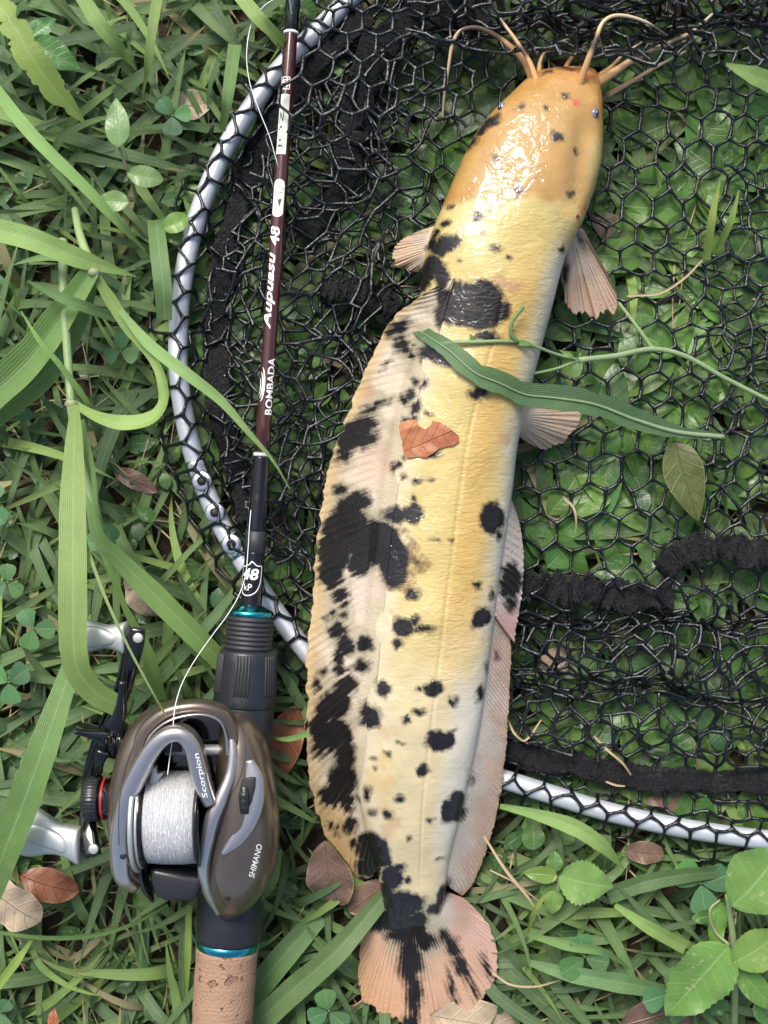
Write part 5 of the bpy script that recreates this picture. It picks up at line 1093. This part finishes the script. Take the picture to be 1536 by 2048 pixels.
B('long curved stalk sweeping under the reel thumb bar', [(-20, 1862, .030), (80, 1875, .034), (180, 1872, .036), (260, 1850, .034), (336, 1810, .024)], [7, 9, 9, 8, 6], G2)
B('bright blade slanting beside the tan dead leaf', [(-10, 1980, .03), (35, 1920, .036), (70, 1870, .03)], [16, 18, 3], G4)
B('green blade beside the palm side of the reel', [(552, 1700, .03), (545, 1760, .04), (516, 1812, .044)], [26, 22, 3], G2)
B('broad green blade running under the cork grip', [(640, 1830, .014), (560, 1920, .020), (470, 2030, .016), (420, 2080, .012)], [40, 52, 52, 40], G3)
B('bright upright blade seen through the net by the pectoral fin', [(1440, 360, .030), (1425, 430, .034), (1412, 520, .026)], [3, 17, 16], G4)
B('second bright upright blade through the net by the pectoral fin', [(1478, 380, .030), (1462, 440, .032), (1435, 500, .024)], [3, 14, 14], G4)
B('wide blade entering over the bunched net above the pectoral fin', [(1452, 128, .050), (1490, 145, .052), (1560, 175, .05)], [6, 36, 44], G2)

# the bent grass stem at the left with its joints
st = thing('grass_stalk', 'pale bent grass stem with hairy joints beside the silver hoop', 'grass stem', P(140, 900, 0))
for pth in ([(125, 480, .036), (128, 600, .044), (136, 720, .048), (142, 808, .052)], [(142, 808, .052), (156, 900, .048), (178, 980, .044), (196, 1075, .046)], [(186, 542, .048), (160, 470, .034), (150, 420, .02)]):
    part('stalk', mesh('stalk', *tube(P3(crom(pth, 30)), np.linspace(.0020, .0017, 30), 10), cols=np.broadcast_to((.30, .42, .17), (30*10+2, 3)), uv=np.zeros((302, 2))), M_grass, st)
rr = np.random.default_rng(9); vf = []
for jx, jy, jz in ((142, 808, .052), (196, 1078, .046), (188, 545, .05)):
    c = P(jx, jy, jz); part('joint', mesh('joint', *ball(c, .0026, (1, .8, .8)), cols=np.broadcast_to((.36, .42, .2), (280, 3)), uv=np.zeros((280, 2))), M_grass, st)
    for k in range(26):
        d = rr.normal(0, 1, 3); d[2] = abs(d[2]); d /= np.linalg.norm(d); vf.append(tube(np.array([c+d*.001, c+d*rr.uniform(.003, .006)]), [.00006, .00003], 4, False))
hv, hf = join(*vf); part('hairs', mesh('hairs', hv, hf), M_straw, st, kind='stuff')

# leaf helper for plants and dead leaves
def lf(parent, base, tip, W, z, col=None, mat_=None, shape='ovate', pitch=0., roll=0., fold=.15, curl=.4, serr=0., wav=.04, seed=0, name='leaf', nl=16, **tagkw):
    b = np.array(base, float); t = np.array(tip, float); d = t-b; L = np.linalg.norm(d)*pxm(z)/max(.3, math.cos(math.radians(pitch))); az = math.degrees(math.atan2(-d[1], d[0]))
    V, Fa, uv = leaf_geo(L*1.03, W*pxm(z), shape, fold, curl, nl, 8, serr, wav, seed)
    cc = None if col is None else np.broadcast_to(np.asarray(col), (len(V), 3))
    o = obj(name, mesh(name, V, Fa, uv, cols=cc), mat_ or M_leaf, parent, **tagkw); loc = P(b[0], b[1], z)
    if parent is not None: loc = loc-np.array(parent.location)
    return place(o, loc, az, pitch, roll)
def stemtube(parent, pth, r=.0009, col=(.22, .32, .10), name='stem'):
    n_ = 30; return part(name, mesh(name, *tube(P3(crom(pth, n_)), np.linspace(r, r*.7, n_), 8), cols=np.broadcast_to(col, (n_*8+2, 3)), uv=np.zeros((n_*8+2, 2))), M_grass, parent)
PALE, MID, DARK, BRT = (.22, .35, .13), (.10, .21, .055), (.055, .14, .04), (.17, .32, .065)
pl = thing('seedling', 'small pale seedling with three oval leaves on a reddish stem', 'seedling', P(275, 410, 0))
stemtube(pl, [(278, 412, .012), (262, 358, .030), (238, 296, .040)], .0009, (.24, .18, .10))
lf(pl, (236, 294), (231, 196), 50, .042, PALE, pitch=4); lf(pl, (254, 345), (324, 358), 44, .036, PALE, shape='oval'); lf(pl, (258, 405), (186, 402), 42, .034, PALE)
pl = thing('pointed_leaf_weed', 'dark green weed with broad pointed leaves under the ragged blade', 'weed', P(105, 105, 0))
stemtube(pl, [(70, 140, .008), (90, 100, .025)], .001)
lf(pl, (62, 82), (156, 132), 62, .034, (.06, .19, .05), serr=.05); lf(pl, (52, 78), (108, 34), 44, .032, (.055, .17, .045)); lf(pl, (48, 100), (30, 150), 36, .028, (.10, .24, .07))
pl = thing('round_leaf_weed', 'little bright oval leaf pair peeping out beside the silver hoop', 'weed', P(350, 450, 0))
lf(pl, (325, 458), (375, 432), 42, .026, BRT, shape='oval'); lf(pl, (328, 470), (372, 478), 26, .022, MID, shape='oval')
pl = thing('mint_weed', 'pale serrated leaf weed growing below the silver hoop', 'weed', P(1115, 1765, 0))
stemtube(pl, [(1100, 1850, .01), (1112, 1800, .022), (1122, 1752, .030)], .0013)
lf(pl, (1118, 1750), (1228, 1778), 88, .036, (.19, .32, .085), serr=.09, nl=26, shape='ovate'); lf(pl, (1115, 1752), (1048, 1748), 36, .028, BRT, serr=.06); lf(pl, (1112, 1765), (1080, 1790), 34, .024, MID, serr=.06); lf(pl, (1110, 1780), (1105, 1830), 40, .026, (.18, .34, .08), serr=.08); lf(pl, (1108, 1745), (1108, 1700), 34, .022, MID, serr=.06)
lf(pl, (1068, 1700), (1062, 1640), 46, .020, MID, serr=.05); lf(pl, (1125, 1690), (1135, 1655), 40, .018, MID)
pl = thing('scarred_leaf_weed', 'tall weed with large scarred bright green leaves beside the hoop', 'weed', P(1470, 1960, 0))
stemtube(pl, [(1468, 2080, .006), (1470, 1980, .03), (1466, 1880, .044), (1455, 1790, .050)], .0017, (.26, .36, .14))
lf(pl, (1462, 1812), (1560, 1712), 140, .062, (.18, .33, .08), shape='oval', serr=.03, nl=26); lf(pl, (1458, 1892), (1338, 2040), 122, .050, (.155, .29, .065), serr=.06, nl=26, wav=.06); lf(pl, (1465, 1925), (1570, 1862), 84, .052, (.155, .29, .065), serr=.05, nl=24)
lf(pl, (1440, 1800), (1432, 1905), 40, .046, BRT, wav=.12); lf(pl, (1475, 1930), (1560, 2030), 52, .045, BRT); lf(pl, (1430, 1830), (1385, 1840), 32, .036, MID, wav=.12); lf(pl, (1440, 1990), (1425, 2035), 46, .03, DARK, wav=.1); lf(pl, (1520, 1990), (1560, 2060), 60, .03, MID)
stemtube(pl, [(1458, 1890, .048), (1430, 1862, .046), (1420, 1820, .048), (1440, 1800, .047)], .0007, (.30, .30, .14), 'petiole')
# clovers
CLV = [leaf_mesh('leaflet', c, L=.0088, W=.0086, shape='heart', fold=.10, curl=.25, nl=12, nw=8, serr=.03, seed=k) for k, c in enumerate([(.075, .19, .075), (.06, .16, .065), (.09, .22, .07)])]
def clover(px, py, z, a0, sc, label, group=None, seed=0):
    r = np.random.default_rng(seed); c0 = P(px, py, 0); o = thing('clover', label, 'clover', c0, group)
    part('stem', mesh('stem', *tube(np.array([c0+[.004, .003, 0], c0+[.001, .001, z*.6], c0+[0, 0, z]]), [.0005, .0005, .0004], 6), cols=np.broadcast_to((.16, .26, .09), (20, 3)), uv=np.zeros((20, 2))), M_grass, o)
    for k in range(3):
        q = obj('leaflet', CLV[(seed+k) % 3], M_clover, o); az = a0+k*120+r.uniform(-14, 14); place(q, (.0006*math.cos(math.radians(az)), .0006*math.sin(math.radians(az)), z), az, r.uniform(-6, 16), r.uniform(-10, 10)); q.scale = [sc*r.uniform(.9, 1.1)]*3
clover(53, 1348, .026, 35, 1.1, 'spotted clover below the other clovers, beside the blade over the reel knob', seed=1)
clover(16, 1012, .028, 80, 1.25, 'large pale clover beside the top of the long hanging blade', seed=2)
clover(96, 1246, .024, 10, 1.05, 'scarred clover partly hidden by the hanging blade and reel knob', seed=3)
clover(45, 1160, .022, 200, .9, 'small eaten clover halfway along the long hanging blade', seed=4)
clover(664, 1968, .030, 95, 1.15, 'fresh clover standing between the tail fin and the cork grip', seed=5)
clover(1308, 1936, .030, 60, 1.35, 'dark clover next to the large scarred leaf', seed=6)
clover(1150, 1872, .026, 100, 1.25, 'clover with one upright leaflet below the serrated leaf', seed=7)
clover(1376, 1738, .022, 150, 1.5, 'bluish clover with a hole, just under the hoop', seed=8)
clover(238, 1088, .030, 300, 1.0, 'spotted clover at the lower joint of the bent stem', seed=9)
clover(112, 1508, .030, 20, .8, 'single small clover beside the star drag arm of the reel', seed=10)
clover(360, 260, .020, 20, 1.0, 'clover close to the outer netting of the hoop by the seedling', seed=11)
clover(262, 715, .022, 90, .9, 'round clover inside the curling blade loop', seed=12)
clover(30, 1985, .022, 40, .8, 'small clover in the grass below the tan dead leaf', seed=13)
clover(70, 820, .022, 60, .9, 'clover shaded by the wide folded blades', seed=14)

# dead leaves
def dead(label, base, tip, W, z, m_, pitch=0., roll=0., curl=.5, fold=.12, shape='oval', seed=0, wav=.08): 
    return lf(None, base, tip, W, z, None, m_, shape, pitch, roll, fold, curl, 0., wav, seed, 'dead_leaf', 20, label=label, cat='dead leaf')
dead('curled brown dead leaf with a split, tucked under the dorsal fin', (652, 1682), (672, 1832), 92, .026, M_dead_brown, -4, 8, .7, .18, seed=1)
dead('brown dead leaf behind the base of the tail fin', (775, 1760), (700, 1830), 62, .018, M_dead_brown, 0, 0, .4, seed=2)
dead('pale tan dead leaf lying below the lower reel knob', (-30, 1770), (75, 1850), 98, .030, M_dead_tan, 0, 8, .5, seed=3)
dead('reddish brown dead leaf next to the pale tan one', (40, 1752), (155, 1785), 66, .024, M_dead_red, 0, -12, .6, seed=4)
dead('smooth tan dead leaf sticking out from under the tail fin', (860, 2030), (1040, 2070), 92, .014, M_dead_tan, 0, -10, .5, seed=5)
dead('large brown dead leaf under the large scarred green leaf', (1235, 2050), (1430, 2010), 110, .018, M_dead_brown, 0, 6, .4, seed=6)
dead('small square brown leaf scrap touching the hoop netting', (1250, 1702), (1328, 1708), 44, .020, M_dead_brown, 0, 0, .3, shape='round', seed=7)
dead('tan dead leaf under the green blade behind the rod handle', (262, 1140), (300, 1245), 66, .018, M_dead_tan, 0, 16, .9, seed=8)
dead('greyish tan dead leaf outside the hoop near the seedling', (330, 225), (422, 200), 60, .014, M_dead_tan, 0, 0, .3, seed=9)
dead('dark red dead leaf between reel and fish', (590, 1410), (545, 1565), 78, .016, M_dead_red, 0, 10, .3, seed=10)
dead('brown dead leaf under the net beside the pectoral fin root', (1180, 430), (1275, 500), 56, .0085, M_dead_brown, 0, 0, .3, seed=11)
dead('second brown leaf under the net behind the gill', (1275, 440), (1195, 470), 44, .0075, M_dead_brown, 0, 12, .3, seed=12)
dead('faded brown leaf under the net folds beside the anal fin', (1070, 1330), (1180, 1310), 56, .0095, M_dead_tan, 0, 0, .4, seed=13)
dead('brown leaf under the net between the webbing tape and hoop', (1275, 1590), (1400, 1600), 56, .0095, M_dead_brown, 0, 0, .4, seed=14)
dead('blackened rotting leaf beside the hoop hinge', (225, 935), (310, 985), 36, .012, M_dead_brown, 0, 0, .3, seed=15)
dead('tan leaf under the net between rod and hoop', (545, 300), (520, 385), 50, .0095, M_dead_tan, 0, 0, .3, seed=16)
dead('brown leaf under the big net fold beside the black tape', (700, 150), (742, 215), 44, .010, M_dead_brown, 0, 0, .3, seed=17)
dead('tiny rusty leaf tip poking up below the tan leaf', (105, 2060), (108, 2015), 22, .024, M_dead_orange, 0, 0, .3, shape='lance', seed=18)
dead('brown leaf on the soil under the net at the fin tip', (1480, 560), (1560, 590), 60, .008, M_dead_brown, 0, 0, .3, seed=19)
lf(None, (1352, 880), (1396, 1040), 80, .026, None, M_leaf_olive, 'ovate', 0, 4, .20, .3, 0., .03, 20, 'fallen_leaf', 20, label='olive green fallen leaf with a brown streak lying on top of the net', cat='leaf')

# ------------------------------------------------------------------ debris lying on the fish
bv_all = bvh_of([body])
def drape(px, py, lift, default=.03): return cast(bv_all, px, py, lift, default)
bm = bmesh.new(); poly = [(800, 852), (806, 845), (818, 840), (834, 840), (840, 853), (852, 859), (862, 852), (866, 842), (880, 845), (893, 852), (905, 862), (917, 872), (917, 884), (906, 892), (893, 893), (876, 899), (866, 908), (852, 916), (838, 914), (815, 917), (809, 905), (806, 890), (808, 880), (802, 868)]
bm.faces.new([bm.verts.new((x, y, 0)) for x, y in poly])
for k in range(1, 14):
    for co, no in (((795+k*9.5, 0, 0), (1, 0, 0)), ((0, 835+k*6.5, 0), (0, 1, 0))): bmesh.ops.bisect_plane(bm, geom=bm.verts[:]+bm.edges[:]+bm.faces[:], plane_co=co, plane_no=no)
bmesh.ops.triangulate(bm, faces=bm.faces[:]); bm.verts.index_update()
V0 = np.array([v.co[:] for v in bm.verts]); F0 = np.array([[v.index for v in f.verts] for f in bm.faces]); bm.free()
V = np.array([drape(x, y, .0009+.0009*max(0, nz(np.array(x), np.array(y), 60, 95, 2))) for x, y, _ in V0])
uvp = np.stack([((V0[:, 1]-880)+.45*(V0[:, 0]-860))/42, (V0[:, 0]-795)/125], -1)
k = len(V); F2 = F0[:, ::-1]
obj('dead_leaf', mesh('dead_leaf', V, F2 if np.cross(V[F2[0, 1]]-V[F2[0, 0]], V[F2[0, 2]]-V[F2[0, 0]])[2] > 0 else F0, uvp), M_dead_orange, label='torn orange-brown leaf scrap stuck to the flank of the fish', cat='dead leaf')
# long green strap leaf with a pale midrib across the fish
pts = [(812, 648, None), (850, 668, None), (900, 702, None), (950, 745, None), (1000, 766, None), (1050, 788, .052), (1110, 795, .046), (1190, 808, .040), (1270, 838, .034), (1350, 862, .029), (1448, 873, .026)]
path = [(x, y, float(drape(x, y, .0024)[2]) if z is None else z) for x, y, z in pts]
sl_ = thing('strap_leaf', 'long green strap leaf with pale midrib lying across the fish and net', 'leaf', P(1100, 795, .04))
strap('blade', None, None, path, [18, 30, 40, 44, 46, 50, 52, 46, 36, 22, 10], (.10, .185, .085), parent=sl_, mat_=M_grass, fold=.22, ragged=.25, seed=33, n=110, m=9)
rib = [(x, y+1, z+.0006) for x, y, z in path]; Qr = crom(rib, 80); part('midrib', mesh('midrib', *tube(P3(Qr), np.interp(np.linspace(0, 1, 80), [0, .45, .7, 1], [.0002, .0004, .0007, .0011]), 8), cols=np.broadcast_to((.25, .33, .18), (642, 3)), uv=np.zeros((642, 2))), M_grass, sl_)
# thin jointed runner stem with side shoots
rn = thing('grass_runner', 'thin green grass runner with side shoots lying over the fish flank', 'grass stem', P(1300, 700, .03))
def dz_(x, y, l=.0016): return float(drape(x, y, l)[2])
main = [(826, 690, None), (880, 686, None), (950, 684, None), (1030, 683, None), (1068, 692, .051), (1112, 708, .045), (1158, 720, .041), (1230, 712, .037), (1306, 698, .034), (1370, 712, .032), (1450, 756, .029), (1560, 812, .026)]
main = [(x, y, dz_(x, y) if z is None else z) for x, y, z in main]
stemtube(rn, main[:7], .0009, (.24, .36, .12)); stemtube(rn, main[6:], .0013, (.32, .42, .20))
stemtube(rn, [(1158, 720, .041), (1110, 738, .040), (1062, 748, .042)], .0008, (.22, .34, .11), 'side_shoot'); stemtube(rn, [(1306, 698, .034), (1275, 655, .033), (1238, 606, .028)], .0010, (.24, .36, .12), 'side_shoot')
stemtube(rn, [(1034, 683, main[3][2]), (1022, 668, dz_(1022, 668)+.001), (1024, 645, dz_(1024, 645)+.002), (1048, 612, dz_(1048, 612)+.004)], .0010, (.13, .24, .07), 'bud')
for b_, t_, w_, z_ in (((1150, 718), (1118, 700), 10, .043), ((1068, 690), (1012, 684), 12, .056), ((950, 684), (938, 668), 8, .059), ((1062, 748), (1046, 742), 10, .043)):
    lf(rn, b_, t_, w_, z_, (.20, .34, .10), M_grass, 'lance', 6, name='leaf_sheath')

# dry strands caught on the net
for lb_, pth, w_ in (('bent tan straw caught on the net beyond the pectoral fin tip', [(1255, 592, .020), (1320, 586, .024), (1370, 555, .026), (1404, 520, .022)], [4, 5, 5, 3]),
                     ('tan straw bit lying on the tape above the hoop', [(1212, 1563, .0200), (1232, 1570, .0205), (1250, 1572, .0200)], [4, 5, 3]),
                     ('pale dry strand by the edge of the anal fin', [(1016, 1440, .022), (1030, 1468, .026), (1050, 1480, .024), (1082, 1440, .020)], [4, 5, 5, 3]),
                     ('dry straw poking through the net under the strap leaf', [(1128, 996, .016), (1146, 1014, .019), (1152, 1040, .019), (1150, 1066, .016)], [4, 5, 4, 3]),
                     ('long tan straw crossing the netting below the webbing tape', [(1188, 1472, .018), (1215, 1500, .022), (1245, 1526, .022), (1262, 1550, .019)], [4, 5, 5, 3]),
                     ('golden dry stalk crossing the serrated weed near the anal fin', [(968, 1672, .026), (1010, 1738, .030), (1060, 1800, .030), (1084, 1845, .024)], [4, 6, 6, 3]),
                     ('thin pale strand between the tail fin and serrated weed', [(980, 1740, .022), (1030, 1765, .026), (1075, 1800, .022)], [3, 4, 3]),
                     ('dry root-like strand on bare soil beside the tail fin', [(985, 1945, .018), (1020, 1968, .022), (1070, 1972, .022), (1120, 1960, .018)], [4, 5, 5, 3])):
    V, Fa, uv = strap_geo(pth, w_, .6, 0., 30, 5); obj('dry_strand', mesh('dry_strand', V, Fa, uv), M_straw, label=lb_, cat='straw')
